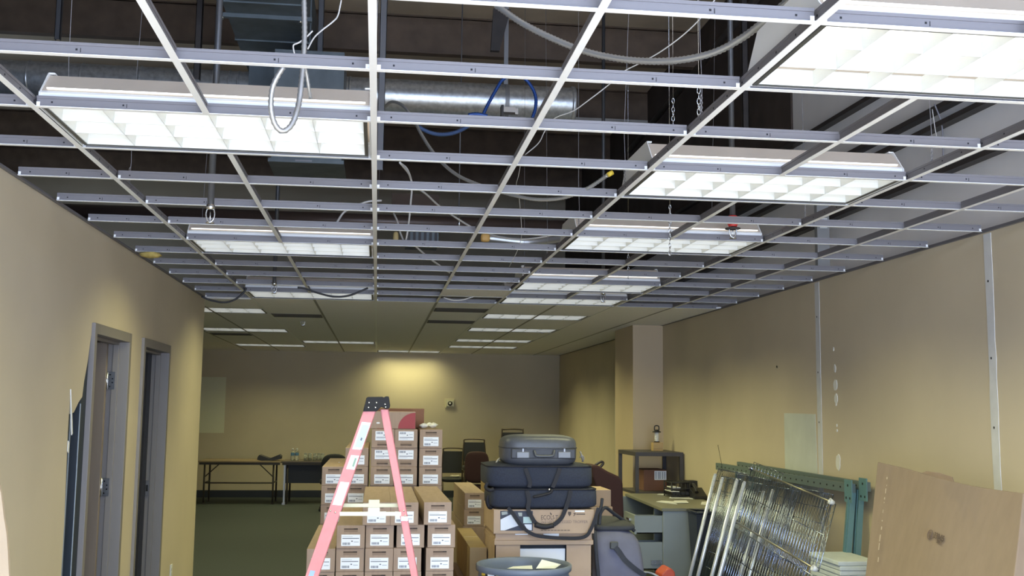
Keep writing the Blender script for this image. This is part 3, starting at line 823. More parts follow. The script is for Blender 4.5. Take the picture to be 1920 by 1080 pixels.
def put_carton(x, y, idx, lab, flip=False, rot=0.0):
    loc = (x, y+CL/2, 0.001+idx*CH*1.004)
    if not used[flip]:
        r = pro[flip]; r.location = loc; r['label'] = lab; used[flip] = True
        r.rotation_euler = (0,0,rot)
    else: r = dup(pro[flip], loc, lab, (0,0,rot))
    return r
COLN = ['leftmost', 'second', 'middle', 'fourth', 'rightmost']
front = [(603,7),(658,8),(712,9),(765,9),(825.5,9)]
special = {(2,8):705,(3,8):757.5,(4,8):817.5,(3,7):769.5,(4,7):827.5,(4,6):825.5,(0,6):603.5}
for c, (px, n) in enumerate(front):
    for k in range(n):
        p = at(special.get((c,k), px), 1000, YF)
        top = n-1-k
        lab = 'brown lamp carton in the front stack, %s column, %s' % (COLN[c], 'topmost' if top == 0 else WORD[top]+' down')
        put_carton(p.x+rnd.uniform(-.001,.001), YF+rnd.uniform(-.012,.012)-(0.02 if top == 0 else 0), k, lab, False, 0.0 if (c,k) != (4,8) else 0.012)
rear = [(625,10),(668,11),(716,12),(760,12),(807,12)]
for c, (px, n) in enumerate(rear):
    for k in range(n):
        p = at(px, 900, YR)
        top = n-1-k
        lab = 'brown lamp carton in the rear stack, %s column, %s' % (COLN[c], 'topmost' if top == 0 else WORD[top]+' down')
        fl = c in (2,3) and k in (10,11)
        if fl: lab = 'brown lamp carton with upside-down label in the rear stack, %s column, %s' % (COLN[c], 'topmost' if top == 0 else 'second down')
        put_carton(p.x+rnd.uniform(-.001,.001), YR+rnd.uniform(-.01,.012), k, lab, fl)
# two more lamp cartons to the right
for k, lab in ((6,'lower of the two brown lamp cartons left of the navy bags'),(7,'upper of the two brown lamp cartons left of the navy bags')):
    p = at(889, 950, 8.4); put_carton(p.x+0.004*(k-6), 8.4, k, lab)

def plain_box(name, x0, x1, y0, y1, z0, z1, m_, label, cat='carton', seam=True, bevel=0.004):
    r = thing(name, label, cat, ((x0+x1)/2, (y0+y1)/2, z0))
    m = MB(); m.box(x0, x1, y0, y1, z0, z1); m.build('carton_body', m_, r, bevel=bevel)
    if seam:
        m = MB(); xc = (x0+x1)/2
        m.box(x0+0.01, x1-0.01, (y0+y1)/2-0.025, (y0+y1)/2+0.025, z1, z1+0.001)
        m.build('packing_tape', mat('tan_tape', (0.36,0.26,0.14,1), 0.35), r)
    return r
ZT = 0.001+6*CH*1.004
# base cartons under and before them
xa = at(881, 1024, 7.2).x
OX = at(928,1010,6.8).x-0.008
plain_box('carton', xa, OX, 7.2, 8.38, 0.50, 0.755, kraft_y, 'long tan carton with a bare yellowish top, left of the open carton')
plain_box('carton', at(868,1060,7.25).x, OX, 7.05, 8.36, 0.0, 0.495, kraft, 'brown carton under the bare-topped tan one, left of the open carton', seam=False)
plain_box('carton', at(870,987,8.4).x-0.01, at(870,987,8.4).x+0.24, 8.40, 9.62, 0.0, ZT-0.001, kraft, 'brown carton carrying the two lamp cartons left of the navy bags', seam=False)
xb = at(893, 893, 9.3).x
plain_box('carton', xb+0.075, xb+0.34, 8.80, 9.66, 0.0, 1.115, kraft_y, 'tall tan carton standing just behind the navy bags at their left end')
xc = at(1125, 919, 9.0).x
plain_box('carton', xc-0.1, xc+0.11, 9.0, 9.5, 0.0, 0.86, kraft2, 'pale tan carton right of the navy bags, lower of two')
plain_box('carton', xc-0.1, xc+0.10, 9.02, 9.45, 0.862, 1.0, kraft2, 'pale tan carton right of the navy bags, upper of two')

# red-printed carton on the rear stack
zr = 0.001+12*CH*1.004+0.002
x0, x1 = at(692, 800, YR).x, at(779, 800, YR).x
r = plain_box('printed_carton', x0, x1, YR+0.01, YR+0.42, zr, zr+0.118, kraft, 'brown carton printed with a red quarter circle, on the rear stack', seam=False)
m = MB(); R_ = 0.112; yb = YR+0.01
m.prism([(x1-0.001, yb, zr+0.002)]+[(x1-0.001-R_*1.05*math.cos(t), yb, zr+0.002+R_*0.97*math.sin(t)) for t in [math.pi/2*k/12 for k in range(13)]], (0,-0.001,0))
m.build('red_print', mat('red_print', (0.30, 0.035, 0.04, 1), 0.6), r, label='dark red quarter circle print')
m = MB(); q = at(709, 793, yb); m.prism([(q.x+0.013*math.cos(t), yb, q.z+0.006*math.sin(t)) for t in [2*math.pi*k/14 for k in range(14)]], (0,-0.001,0)); m.build('white_mark', paper, r)
m = MB(); q = at(715, 804, yb); 
for k in range(3): m.box(q.x-0.03, q.x+0.05-0.015*k, yb-0.001, yb, q.z-0.012*k, q.z-0.012*k+0.004)
m.build('print_lines', mat('rust_print', (0.27,0.10,0.07,1), 0.7), r, weld=False)
xx = at(795, 800, YR+0.45).x
plain_box('carton', xx-0.35, xx, YR+0.45, YR+0.8, zr, zr+0.14, kraft_r, 'dark brown carton behind the red-printed one on the rear stack', seam=False)
# crumpled plastic on the right rear column
m = MB(); rnd = random.Random(4)
pc = at(802, 808, YR+0.25)
for k in range(9):
    m.blob((pc.x+rnd.uniform(-.05,.05), YR+0.25+rnd.uniform(-.05,.05), zr+0.016+rnd.uniform(0,.012)), 0.028, 0.03, 0.018, 1.4, 9, 6, jit=0.25)
tag(m.build('crumpled_wrap', mat('white_wrap', (0.78,0.77,0.72,1), 0.45), origin=(pc.x, YR+0.25, zr-0.004)), 'crumpled white plastic wrap lying on the rightmost rear lamp carton', 'plastic wrap')

# ------------------------------------------------------------------ stepladder, seen from its side
YL = 5.0
def L(x, y, dy=0.0):
    p = at(x, y, YL); return Vector((p.x, YL+dy, p.z))
rail_m = mat('coral_fibreglass', (0.62, 0.19, 0.185, 1), 0.42, noise=0.04, scale=30)
alu = mat('ladder_aluminium', (0.72, 0.72, 0.66, 1), 0.3, 0.85)
lad = thing('stepladder', 'coral red stepladder with a dark cap, open before the lamp cartons', 'ladder', (L(660,900).x, YL+0.22, 0))
def ground(a, b):
    t = (0-a.z)/(b.z-a.z); return a+(b-a)*t
fa0, fa1 = L(681,771), L(572.6,1080); fb0, fb1 = L(705,771), L(598,1080)
ra0, ra1 = L(713.5,768), L(771,1080); rb0, rb1 = L(728.5,768), L(784.5,1080)
fa1, fb1, ra1, rb1 = ground(fa0,fa1), ground(fb0,fb1), ground(ra0,ra1), ground(rb0,rb1)
def rail(a0, a1, b1, b0, top_dy, bot_dy, sgn):
    # channel rail: web plus two flanges that point to the ladder's inside
    m = MB(); T = Vector((0, top_dy, 0)); B = Vector((0, bot_dy, 0)); th = 0.004
    q = [a0+T, a1+B, b1+B, b0+T]
    m.slab(*q, (0, sgn*th, 0))
    ex = (b0-a0).normalized()*0.004
    m.slab(a0+T, a1+B, a1+B+ex, a0+T+ex, (0, sgn*0.026, 0))
    m.slab(b0+T-ex, b1+B-ex, b1+B, b0+T, (0, sgn*0.026, 0))
    return m
frails = [rail(fa0,fa1,fb1,fb0,0,-0.04,1).build('front_rail', rail_m, lad, weld=False)]
rail(fa0,fa1,fb1,fb0,0.36,0.48,-1).build('front_rail', rail_m, lad, weld=False)
rail(ra0,ra1,rb1,rb0,0.02,-0.02,1).build('rear_rail', rail_m, lad, weld=False)
rail(ra0,ra1,rb1,rb0,0.34,0.46,-1).build('rear_rail', rail_m, lad, weld=False)
# steps between the front rails, bars between the rear rails
for k in range(1, 6):
    t = 1-k*0.305/1.74
    c0 = (fa0+fb0)/2; c1 = (fa1+fb1)/2; c = c0.lerp(c1, t)
    d0 = 0.36+(0.48-0.36)*t; n0 = -0.04*t
    m = MB(); m.box(c.x-0.028, c.x+0.030, YL+n0+0.006, YL+d0-0.006, c.z-0.004, c.z+0.004); m.box(c.x-0.028, c.x-0.024, YL+n0+0.006, YL+d0-0.006, c.z-0.03, c.z)
    m.build('step', alu, lad, weld=False)
for t in (0.3, 0.6, 0.88):
    c = ((ra0+rb0)/2).lerp((ra1+rb1)/2, t); m = MB(); m.box(c.x-0.015, c.x+0.015, YL+0.004-0.01*t, YL+0.335+0.11*t, c.z-0.01, c.z+0.01); m.build('rear_brace', alu, lad)
for a, b, d in ((fa1,fb1,-0.04),(fa1,fb1,0.455),(ra1,rb1,-0.02),(ra1,rb1,0.435)):
    m = MB(); c = (a+b)/2; m.box(c.x-0.045, c.x+0.045, YL+d-0.004, YL+d+0.03, 0.0, 0.05); m.build('foot', black_plastic, lad, bevel=0.006)
# cap
m = MB(); P = [L(680.5,771.5), L(687,746), L(690,744.2), L(717,744), L(719.5,745.5), L(723,743.2), L(729,743.5), L(731.5,760), L(730.5,765), L(725,767), L(716,763), L(713,764.5), L(706,771.5)]
P = [Vector((p.x, YL-0.012, p.z)) for p in P]
m.prism(P, (0, 0.39, 0)); cap = m.build('ladder_cap', mat('cap_grey', (0.012, 0.012, 0.015, 1), 0.85), lad, bevel=0.003)
m = MB()
for x, y in ((692,755),(691,764),(706,755),(704,764),(722,758),(723,763.5)):
    m.lathe([(0,0),(0.0035,0.0005),(0.0035,-0.002)], L(x,y,-0.0135), 10, 0, (0,-1,0))
m.build('rivet', steel_bright, cap, weld=False)
# spreader with hinge
sp = mat('spreader_steel', (0.46,0.44,0.29,1), 0.4, 0.5)
for dy, sx in ((-0.012, 0),(0.42, 1)):
    m = MB(); a, b, c = L(637,963), L(712,963), L(752,961)
    for p_, q_ in ((a,b),(b,c)):
        m.box(p_.x, q_.x, YL+dy, YL+dy+0.003, p_.z-0.009, p_.z+0.009)
    m.box(L(690,960).x, L(712,960).x, YL+dy-0.004, YL+dy, b.z-0.010, b.z+0.028)
    m.build('spreader', sp, lad, weld=False)
m = MB()
for x, y in ((620,957),(629,960),(757,957),(759,966)): m.lathe([(0,0.001),(0.004,0.0008),(0.004,-0.002)], L(x,y,-0.022), 10, 0, (0,-1,0))
for x, y in ((636,867),(677,843),(664,876)): m.lathe([(0,0.001),(0.0025,0.0008),(0.0025,-0.002)], L(x,y,-0.009), 8, 0, (0,-1,0))
m.build('rail_bolt', steel_bright, lad, weld=False)
def on_rail(s0, s1, t0, t1, name, mt, lab=None, off=0.001):
    # sticker on the near front rail; s across (0 left edge..1 right edge), t along in target rows
    def pt(s, y):
        u = (y-771)/(1080-771); x0 = 681+(572.6-681)*u; x1 = 705+(598-705)*u
        p = at(x0+(x1-x0)*s, y, YL); u2 = (p.z-fa0.z)/(fa1.z-fa0.z)
        return Vector((p.x, YL-0.04*u2-off, p.z))
    m = MB(); m.slab(pt(s0,t0), pt(s1,t0+1.5), pt(s1,t1+1.5), pt(s0,t1), (0,-0.0006,0))
    return m.build(name, mt, lad, label=lab)
on_rail(0.18, 0.92, 791, 842, 'safety_label', sticker, 'white printed safety label')
on_rail(0.30, 0.88, 796, 838, 'label_print', mat('label_grey', (0.45,0.52,0.58,1), 0.7), None, 0.0018)
on_rail(0.55, 0.68, 820, 825, 'label_icon', ink, None, 0.0026)
on_rail(0.25, 0.90, 853, 879, 'safety_label', sticker, 'short white and green label')
on_rail(0.62, 0.78, 858, 874, 'label_print', mat('label_green', (0.22,0.34,0.27,1), 0.7), None, 0.0018)
on_rail(0.15, 0.85, 903, 946, 'safety_label', mat('bright_label', (0.88,0.88,0.88,1), 0.5), 'plain bright white label')
on_rail(0.22, 0.60, 1068, 1080, 'rail_logo', mat('logo_blue', (0.30,0.42,0.62,1), 0.5), 'small blue and white round emblem')

# ------------------------------------------------------------------ pile of bags on light-fixture cartons
YB = 6.8
def B(x, y, Y=YB): return at(x, y, Y)
fab = mat('navy_fabric', (0.022, 0.028, 0.048, 1), 0.85, noise=0.2, scale=120, bump=0.15)
strap_m = mat('black_strap', (0.010, 0.010, 0.016, 1), 0.7)
# lower open carton
x0, x1 = B(928,1010).x, B(1110,1010).x; zt = B(1000, 1000).z
r = thing('open_carton', 'large open tan carton showing a white panel, under the printed carton', 'carton', ((x0+x1)/2, YB+0.32, 0))
m = MB(); t = 0.006
m.box(x0, x0+t, YB, YB+0.64, 0, zt-0.03); m.box(x1-t, x1, YB, YB+0.64, 0, zt-0.03); m.box(x0, x1, YB+0.64-t, YB+0.64, 0, zt-0.03); m.box(x0, x1, YB, YB+0.64, 0, t)
m.box(x0, B(975,1060).x, YB, YB+t, 0, B(975,1022).z); m.box(B(1062,1060).x, x1, YB, YB+t, 0, B(1062,1022).z)
m.box(B(975,1060).x, B(1062,1060).x, YB, YB+t, 0, B(975,1060).z)
m.build('carton_body', kraft2, r, weld=False)
m = MB(); m.box(x0-0.004, x1+0.006, YB-0.012, YB+0.645, B(1000,1021).z, B(1000,1013).z); m.box(x0+0.004, x1, YB+0.01, YB+0.64, B(1000,1013).z, zt-0.002)
m.build('carton_lid', kraft2, r, weld=False)
m = MB(); m.box(B(976,1030).x, B(1061,1030).x, YB+0.03, YB+0.05, B(976,1065).z, B(976,1030).z); m.build('light_panel', mat('panel_white',(0.72,0.75,0.80,1),0.4), r, label='white light panel edge')
m = MB(); m.box(x0+0.03, x1-0.03, YB+0.07, YB+0.078, B(976,1065).z, B(976,1022).z); m.build('dark_lining', mat('navy_lining',(0.015,0.02,0.03,1),0.7), r)
for xa, xb_, ya, yb_ in ((1019,1048,1000.5,1005.5),(966,990,997.5,1003)):
    m = MB(); m.box(B(xa,ya).x, B(xb_,ya).x, YB-0.0, YB+0.008, B(xa,yb_).z, B(xa,ya).z)
    m.build('label', sticker, r, weld=False)
# printed troffer carton
x0, x1 = B(925,970).x, B(1113,970).x; z0, z1 = zt, B(1000,955).z
r = thing('printed_carton', 'pale tan carton with picture and lettering, under the navy bags', 'carton', ((x0+x1)/2, YB+0.3, z0))
m = MB(); m.box(x0, x1, YB-0.02, YB+0.62, z0, z1); m.build('carton_body', kraft2, r, bevel=0.003)
yf = YB-0.02
def PF(x, y): p = at(x, y, yf); return p
def patch(m, q, d=0.0008, mi=0, base=0.0): m.prism([(PF(x,y).x, yf-base, PF(x,y).z) for x, y in q], (0,-d,0), mi)
m = MB()
patch(m, [(938,958),(999,958),(999,995),(938,995)])
patch(m, [(938.5,974),(958,964.5),(972,985.5),(946,994.5),(938.5,994.5)], 0.0006, 1, 0.0008)
patch(m, [(981,969),(997,969),(997,981),(981,981)], 0.0006, 2, 0.0008)
patch(m, [(983,983),(997,983),(997,994),(989,994)], 0.0006, 1, 0.0008)
patch(m, [(940,960),(951,959),(952,964),(941,966)], 0.0006, 3, 0.0008)
patch(m, [(971,961),(979,961),(979,968),(973,968)], 0.0006, 3, 0.0008)
m.build('picture_print', [mat('print_navy',(0.03,0.035,0.06,1),0.6), mat('print_white',(0.70,0.74,0.82,1),0.6), mat('print_teal',(0.45,0.60,0.60,1),0.6), mat('print_grey',(0.35,0.38,0.36,1),0.6)], r, weld=False, label='printed picture of a white light panel')
def ptext(body, x, y, hpx, name, mt, bold=0.0, al='LEFT', sx=1.0):
    p = PF(x, y); M = frame_m((p.x, yf-0.0008, p.z), (1,0,0), (0,0,1)) @ Matrix.Diagonal((sx,1,1,1))
    return text(body, hpx*YB/F*1.38, name, mt, r, M, 0.0004, al, bold)
tk = mat('print_brown', (0.10,0.075,0.065,1), 0.8)
ptext('ECOLI-T', 1014, 970.5, 8.2, 'brand_lettering', tk, sx=0.78)
ptext('2x2 LED RECESSED TROFFER', 1014, 978.7, 5.2, 'product_lettering', mat('print_grey_brown',(0.20,0.15,0.13,1),0.8), sx=0.98)
m = MB()
patch(m, [(1031,960),(1035,964),(1034,966),(1031.5,964)]); patch(m, [(1035.5,968),(1038.5,965.5),(1038,967.5),(1036,968.6)])
patch(m, [(1065,959.5),(1071,959.5),(1071,964),(1068,968),(1065,964)]); patch(m, [(1074,963),(1079,961),(1079.5,964),(1076,968),(1075,967),(1077.5,964)])
patch(m, [(1080.5,963),(1097,963),(1097,965),(1080.5,965)])
for k in range(9): patch(m, [(1014+6.2*k,993.5),(1019+6.2*k,993.5),(1019+6.2*k,994.8),(1014+6.2*k,994.8)])
m.build('small_prints', tk, r, weld=False)
m = MB(); patch(m, [(1078,957),(1096,957),(1096,960),(1078,960)]); m.build('tape_scrap', sticker, r)

def soft_bag(name, lab, xa, xb_, ya, yb_, Y, dep, e=7):
    a, b = at(xa, ya, Y), at(xb_, yb_, Y)
    c = ((a.x+b.x)/2, Y+dep/2, (a.z+b.z)/2)
    r = thing(name, lab, 'bag', (c[0], c[1], b.z))
    m = MB(); m.blob(c, (b.x-a.x)/2, dep/2, (a.z-b.z)/2, e, 40, 18, jit=0.004); m.build('bag_body', fab, r)
    m = MB(); zc = a.z-(a.z-b.z)*0.10
    hx, hy = (b.x-a.x)/2*0.985, dep/2*0.985
    pts = [(c[0]+hx*math.copysign(abs(math.cos(t))**(2/e), math.cos(t)), c[1]+hy*math.copysign(abs(math.sin(t))**(2/e), math.sin(t)), zc) for t in [2*math.pi*k/48 for k in range(49)]]
    m.tube(pts, 0.005, 6); m.build('zip_piping', strap_m, r)
    return r, c
zc_top = z1
b2, c2 = soft_bag('tool_bag', 'lower of two navy soft bags, its carry straps hanging down', 920, 1124, 914, 955, YB-0.03, 0.50)
def ribbon(pts, w, name, parent, mt=strap_m, th=0.003):
    # flat strap; width roughly vertical/in plane facing -Y
    P = spline(pts, 8); m = MB()
    for i in range(len(P)-1):
        a, b = P[i], P[i+1]; d = (b-a)
        n = Vector((-d.z, 0, d.x)); n = n.normalized()*w/2 if n.length > 1e-6 else Vector((0,0,w/2))
        if i == 0: n0 = n
        d2 = (P[i+2]-P[i+1]) if i+2 < len(P) else d
        n2 = Vector((-d2.z,0,d2.x)); n2 = n2.normalized()*w/2 if n2.length > 1e-6 else n
        n1 = (n+n2).normalized()*w/2 if (n+n2).length > 1e-6 else n
        m.slab(a-n0, b-n1, b+n1, a+n0, (0,-th,0)); n0 = n1
    return m.build(name, mt, parent, weld=False)
ys = YB-0.055
def S(x, y, d=0.0): return at(x, y, ys-d)
ribbon([S(988,920),S(992,938),S(990,952),S(996,968),S(1006,982),S(1022,986.5),S(1038,984),S(1052,972),S(1060,955),S(1066,938),S(1070,920)], 0.026, 'carry_strap', b2)
m = MB(); P = [S(1003,984,0.004), S(1020,988,0.004), S(1038,985,0.004)]; m.tube(P, 0.016, 10, smooth=4); m.build('handle_wrap', strap_m, b2)
ribbon([S(952,952),S(962,963),S(972,978),S(984,992),S(1002,1003),S(1025,1007),S(1055,1009),S(1085,1009),S(1100,1004),S(1108,992),S(1115,975),S(1122,952)], 0.022, 'shoulder_strap', b2)
m = MB(); P = [at(917,928,YB+0.1), at(914,938,YB+0.1), at(918,950,YB+0.1), at(924,950,YB+0.08)]; m.tube(P, 0.016, 8, smooth=5); m.build('side_handle', strap_m, b2)
b1, c1 = soft_bag('tool_bag', 'upper of two navy soft bags, lying under the hard black case', 913, 1116, 870, 916.5, YB-0.03, 0.55)
ribbon([S(985,878),S(990,892),S(994,905),S(992,914)], 0.024, 'carry_strap', b1)
ribbon([S(1050,878),S(1045,892),S(1040,905),S(1036,914)], 0.024, 'carry_strap', b1)
m = MB(); m.tube([S(1000,932,0.006), S(1015,929,0.008), S(1032,924,0.006), S(1035,918,0.004)], 0.008, 8, smooth=5); m.build('grab_handle', strap_m, b2)
m = MB(); q = S(1030,918,0.004); m.blob(q, 0.008, 0.006, 0.008, 2, 8, 6); m.build('zip_pull', steel_bright, b2)
m = MB(); P = [at(914,905,YB), at(911,914,YB), at(918,919,YB-0.02), at(926,917,YB-0.02)]; m.tube(P, 0.012, 8, smooth=5); m.build('side_handle', strap_m, b1)
# hard case
YC = YB-0.02
a, b = at(944.5, 815, YC), at(1086, 876, YC)
hc = mat('case_plastic', (0.062, 0.068, 0.085, 1), 0.42, noise=0.06, scale=40)
cx, cz, rx, rz, dep = (a.x+b.x)/2, (a.z+b.z)/2, (b.x-a.x)/2, (a.z-b.z)/2, 0.38
r = thing('hard_case', 'dark grey hard case with two latches on the navy bags', 'case', (cx, YC+dep/2, b.z))
m = MB(); m.blob((cx, YC+dep/2, cz), rx, dep/2, rz, 4.6, 48, 24); m.build('case_shell', hc, r)
def K(x, y, d=0.0): p = at(x, y, YC); return Vector((p.x, YC-d, p.z))
dkp = mat('case_recess', (0.028,0.03,0.04,1), 0.5)
m = MB(); p, q = K(959,841), K(1079,860.5); m.box(p.x, q.x, YC-0.001, YC+0.05, q.z, p.z); m.build('latch_recess', dkp, r, bevel=0.006)
for xa, xb_ in ((968.5,992),(1046,1069.5)):
    p, q = K(xa,847), K(xb_,859); m = MB(); m.box(p.x, q.x, YC-0.014, YC-0.001, q.z, p.z); lt = m.build('latch', mat('latch_grey',(0.16,0.17,0.20,1),0.35), r, bevel=0.004)
    m = MB(); p = K((xa+xb_)/2-1, 841); q = K((xa+xb_)/2+1.5, 847); m.box(p.x, q.x, YC-0.010, YC-0.001, q.z, p.z); m.build('latch_pin', mat('pin_grey',(0.32,0.33,0.37,1),0.4,0.3), lt)
m = MB(); m.tube([K(1001,845,0.002), K(1003,851,0.016), K(1007,855,0.020), K(1033,855,0.020), K(1037,851,0.016), K(1039,845,0.002)], 0.009, 10, smooth=5); m.build('case_handle', hc, r)
m = MB(); z = cz-0.002
ee = 4.6
pts = [(cx+rx*1.003*math.copysign(abs(math.cos(t))**(2/ee), math.cos(t)), YC+dep/2+dep/2*1.003*math.copysign(abs(math.sin(t))**(2/ee), math.sin(t)), z+0.02) for t in [2*math.pi*k/60 for k in range(61)]]
m.tube(pts, 0.0035, 6); m.build('shell_seam', dkp, r)
m = MB(); m.tube([at(1088,846,YC+0.1), at(1091,856,YC+0.1), at(1093,866,YC+0.1)], 0.006, 8); m.tube([at(1087,858,YC+0.1),at(1092,854,YC+0.1),at(1095,860,YC+0.1),at(1091,866,YC+0.1)], 0.004, 6, smooth=4); m.build('end_buckle', mat('buckle_grey',(0.2,0.19,0.18,1),0.5,0.3), r, weld=False)
cable('rope', [at(930,868,YB+0.2), at(934,862,YB+0.2), at(941,857,YB+0.25), at(946,856,YB+0.3)], 0.006, mat('cream_cord',(0.55,0.5,0.38,1),0.6), 'cream cord on the upper navy bag, left of the hard case', 'cord')

# ------------------------------------------------------------------ round refuse bin
YT_ = 6.15
c = at(982, 1056, YT_); RB = 86.5*YT_/F; zr = c.z
binm = mat('bin_blue_grey', (0.135, 0.165, 0.225, 1), 0.45, noise=0.05, scale=8)
r = thing('refuse_bin', 'large round blue-grey refuse bin holding white scraps, before the bags', 'bin', (c.x, YT_, 0))
m = MB()
m.lathe([(0,0.0),(RB*0.80,0.0),(RB*0.965,zr-0.05),(RB*0.97,zr-0.04),(RB*1.02,zr-0.035),(RB*1.025,zr-0.005),(RB*1.0,zr),(RB*0.97,zr-0.004),(RB*0.945,zr-0.03),(RB*0.77,0.02),(0,0.02)], (c.x, YT_, 0), 64)
m.build('bin_body', binm, r)
m = MB()
for k in range(16):
    t = 2*math.pi*k/16+0.1; cs, sn = math.cos(t), math.sin(t)
    for w_ in (-0.10, 0.10):
        q = t+w_*0.9
        m.tube([(c.x+RB*0.955*math.cos(q), YT_+RB*0.955*math.sin(q), zr-0.06), (c.x+RB*0.83*math.cos(q), YT_+RB*0.83*math.sin(q), 0.1)], 0.006, 6)
m.build('bin_ribs', binm, r, weld=False)
def arc(x0, x1, y0, y1, name, mt, off, rows=1):
    # patch wrapped on the bin wall, given in target pixels on the near wall
    m = MB(); n = 8
    def pt(x, y):
        X = at(x, y, YT_-RB*0.9).x-c.x; X = max(-RB*0.93, min(RB*0.93, X)); rr = RB*0.962+off
        Yd = -math.sqrt(max(1e-6, rr*rr-X*X)); z = at(x, y, YT_+Yd).z
        return Vector((c.x+X, YT_+Yd, z))
    for k in range(n):
        a_, b_ = x0+(x1-x0)*k/n, x0+(x1-x0)*(k+1)/n
        m.slab(pt(a_,y1+8), pt(b_,y1+8), pt(b_,y0+2), pt(a_,y0+2), (0,-0.001,0))
    return m.build(name, mt, r, weld=False)
arc(899, 941, 1066, 1078, 'bin_label', mat('label_black',(0.03,0.03,0.035,1),0.5), 0.002)
arc(900, 914, 1069, 1071, 'label_stripe', yellow_m, 0.004)
arc(918, 929, 1066, 1077, 'label_print', sticker, 0.004)
arc(932, 937, 1071, 1074, 'label_arrow', yellow_m, 0.004)
wp = mat('white_scrap', (0.76,0.79,0.80,1), 0.5)
def scrap(name, pts, Y0, lab):
    m = MB(); q = [at(x, y, YY) for x, y, YY in pts]; m.slab(*q, (0.004, 0.012, -0.003))
    tag(m.build(name, wp, weld=False), lab, 'scrap')
scrap('scrap_panel', [(1005,1066,6.10),(1040,1066,6.10),(1052,1058,6.2),(1016,1049,6.2)], 0, 'white rectangular scrap sticking up at the right inside the refuse bin')
scrap('scrap_panel', [(950,1066,6.02),(998,1067,6.02),(997,1060,6.15),(962,1062,6.15)], 0, 'flat white scrap lying at the left inside the refuse bin')
# ------------------------------------------------------------------ back of the room
wood = mat('table_laminate', (0.26, 0.19, 0.11, 1), 0.45, noise=0.1, scale=3, stretch=(0.6,6,6))
leg_m = mat('brown_leg_steel', (0.045, 0.036, 0.033, 1), 0.5)
def folding_table(x0, x1, y0, y1, lab, panel=False, top=wood, silver=False):
    r = thing('folding_table', lab, 'table', ((x0+x1)/2, (y0+y1)/2, 0))
    m = MB(); m.box(x0, x1, y0, y1, 0.715, 0.742); m.build('tabletop', top, r, bevel=0.004)
    m = MB(); m.box(x0+0.01, x1-0.01, y0+0.01, y0+0.03, 0.675, 0.715); m.box(x0+0.01, x1-0.01, y1-0.03, y1-0.01, 0.675, 0.715); m.build('apron', leg_m, r, weld=False)
    for x in (x0+0.10, x1-0.12):
        for y in (y0+0.06, y1-0.10):
            m = MB(); m.tube([(x, y, 0.01), (x, y, 0.70)], 0.016, 8); m.lathe([(0,0),(0.02,0),(0.02,0.02),(0,0.02)], (x,y,0), 8)
            m.build('leg', leg_m, r, weld=False)
        m = MB(); m.tube([(x, y0+0.06, 0.36), (x, y1-0.10, 0.36)], 0.012, 8); m.build('leg_tie', leg_m, r)
    if not panel:
        m = MB(); m.tube([(x0+0.10, y0+0.1, 0.36), (x1-0.12, y0+0.1, 0.36)], 0.012, 8); m.build('stretcher', leg_m, r)
        for x, s in ((x0+0.10, 1), (x1-0.12, -1)):
            m = MB(); m.tube([(x, y0+0.08, 0.46), (x+s*0.26, y0+0.08, 0.70)], 0.009, 8); m.build('folding_brace', leg_m, r)
    else:
        m = MB(); m.box(x0+0.06, x1-0.02, y0+0.08, y0+0.095, 0.36, 0.70); m.build('modesty_panel', mat('panel_black_blue',(0.012,0.014,0.025,1),0.5), r)
        m = MB(); m.box(x0+0.04, x0+0.07, y0+0.02, y0+0.07, 0.02, 0.70); m.box(x0+0.03, x0+0.08, y0-0.05, y0+0.1, 0.0, 0.03); m.build('silver_leg', mat('silver_leg',(0.4,0.4,0.42,1),0.35,0.8), r, weld=False)
    return r
t1y = 19.0
xl = at(372, 866, t1y).x; xr = at(526, 866, t1y).x
folding_table(xl, xr, t1y, t1y+0.76, 'long brown folding table with thin dark legs against the back wall')
x2 = at(652, 866, t1y).x
folding_table(xr+0.02, x2, t1y, t1y+0.76, 'table with a black modesty panel, right of the long folding table', True, mat('dark_top',(0.10,0.075,0.055,1),0.4))
# black angular piece on the first table
TT = 0.743
m = MB(); y = t1y+0.1
P = [at(482,862,y), at(483,857,y), at(486,853,y), at(505,860,y), at(524,852.5,y), at(527,856,y), at(526,861,y), at(510,864,y), at(490,864,y)]
zmin = min(p.z for p in P); m.prism([(p.x, y, p.z-zmin+TT) for p in P], (0,0.28,0))
tag(m.build('folded_tray', black_plastic, bevel=0.005), 'black V-shaped folded tray lying on the right end of the folding table', 'tray')
glass = mat('clear_glass', (0.80,0.84,0.82,1), 0.08, trans=0.85)
def bottle(x, y, lab, first=[None]):
    p = at(x, 862, y)
    r = thing('water_bottle', lab, 'bottle', (p.x, y, TT), 'water bottles on the back table')
    m = MB(); m.lathe([(0,0),(0.032,0.002),(0.033,0.06),(0.031,0.07),(0.033,0.08),(0.033,0.14),(0.026,0.165),(0.013,0.19),(0.013,0.2),(0,0.2)], (p.x,y,TT), 16); m.build('bottle_body', glass, r)
    m = MB(); m.lathe([(0.0335,0.085),(0.0338,0.086),(0.0338,0.134),(0.0335,0.135)], (p.x,y,TT), 16); m.build('label', mat('bottle_label_blue',(0.10,0.22,0.38,1),0.5), r)
    m = MB(); m.lathe([(0,0.19),(0.015,0.19),(0.015,0.212),(0,0.212)], (p.x,y,TT), 12); m.build('cap', paper, r)
bottle(548.5, t1y+0.25, 'left one of two clear water bottles with blue labels on the dark-fronted table')
bottle(556.5, t1y+0.28, 'right one of two clear water bottles with blue labels on the dark-fronted table')
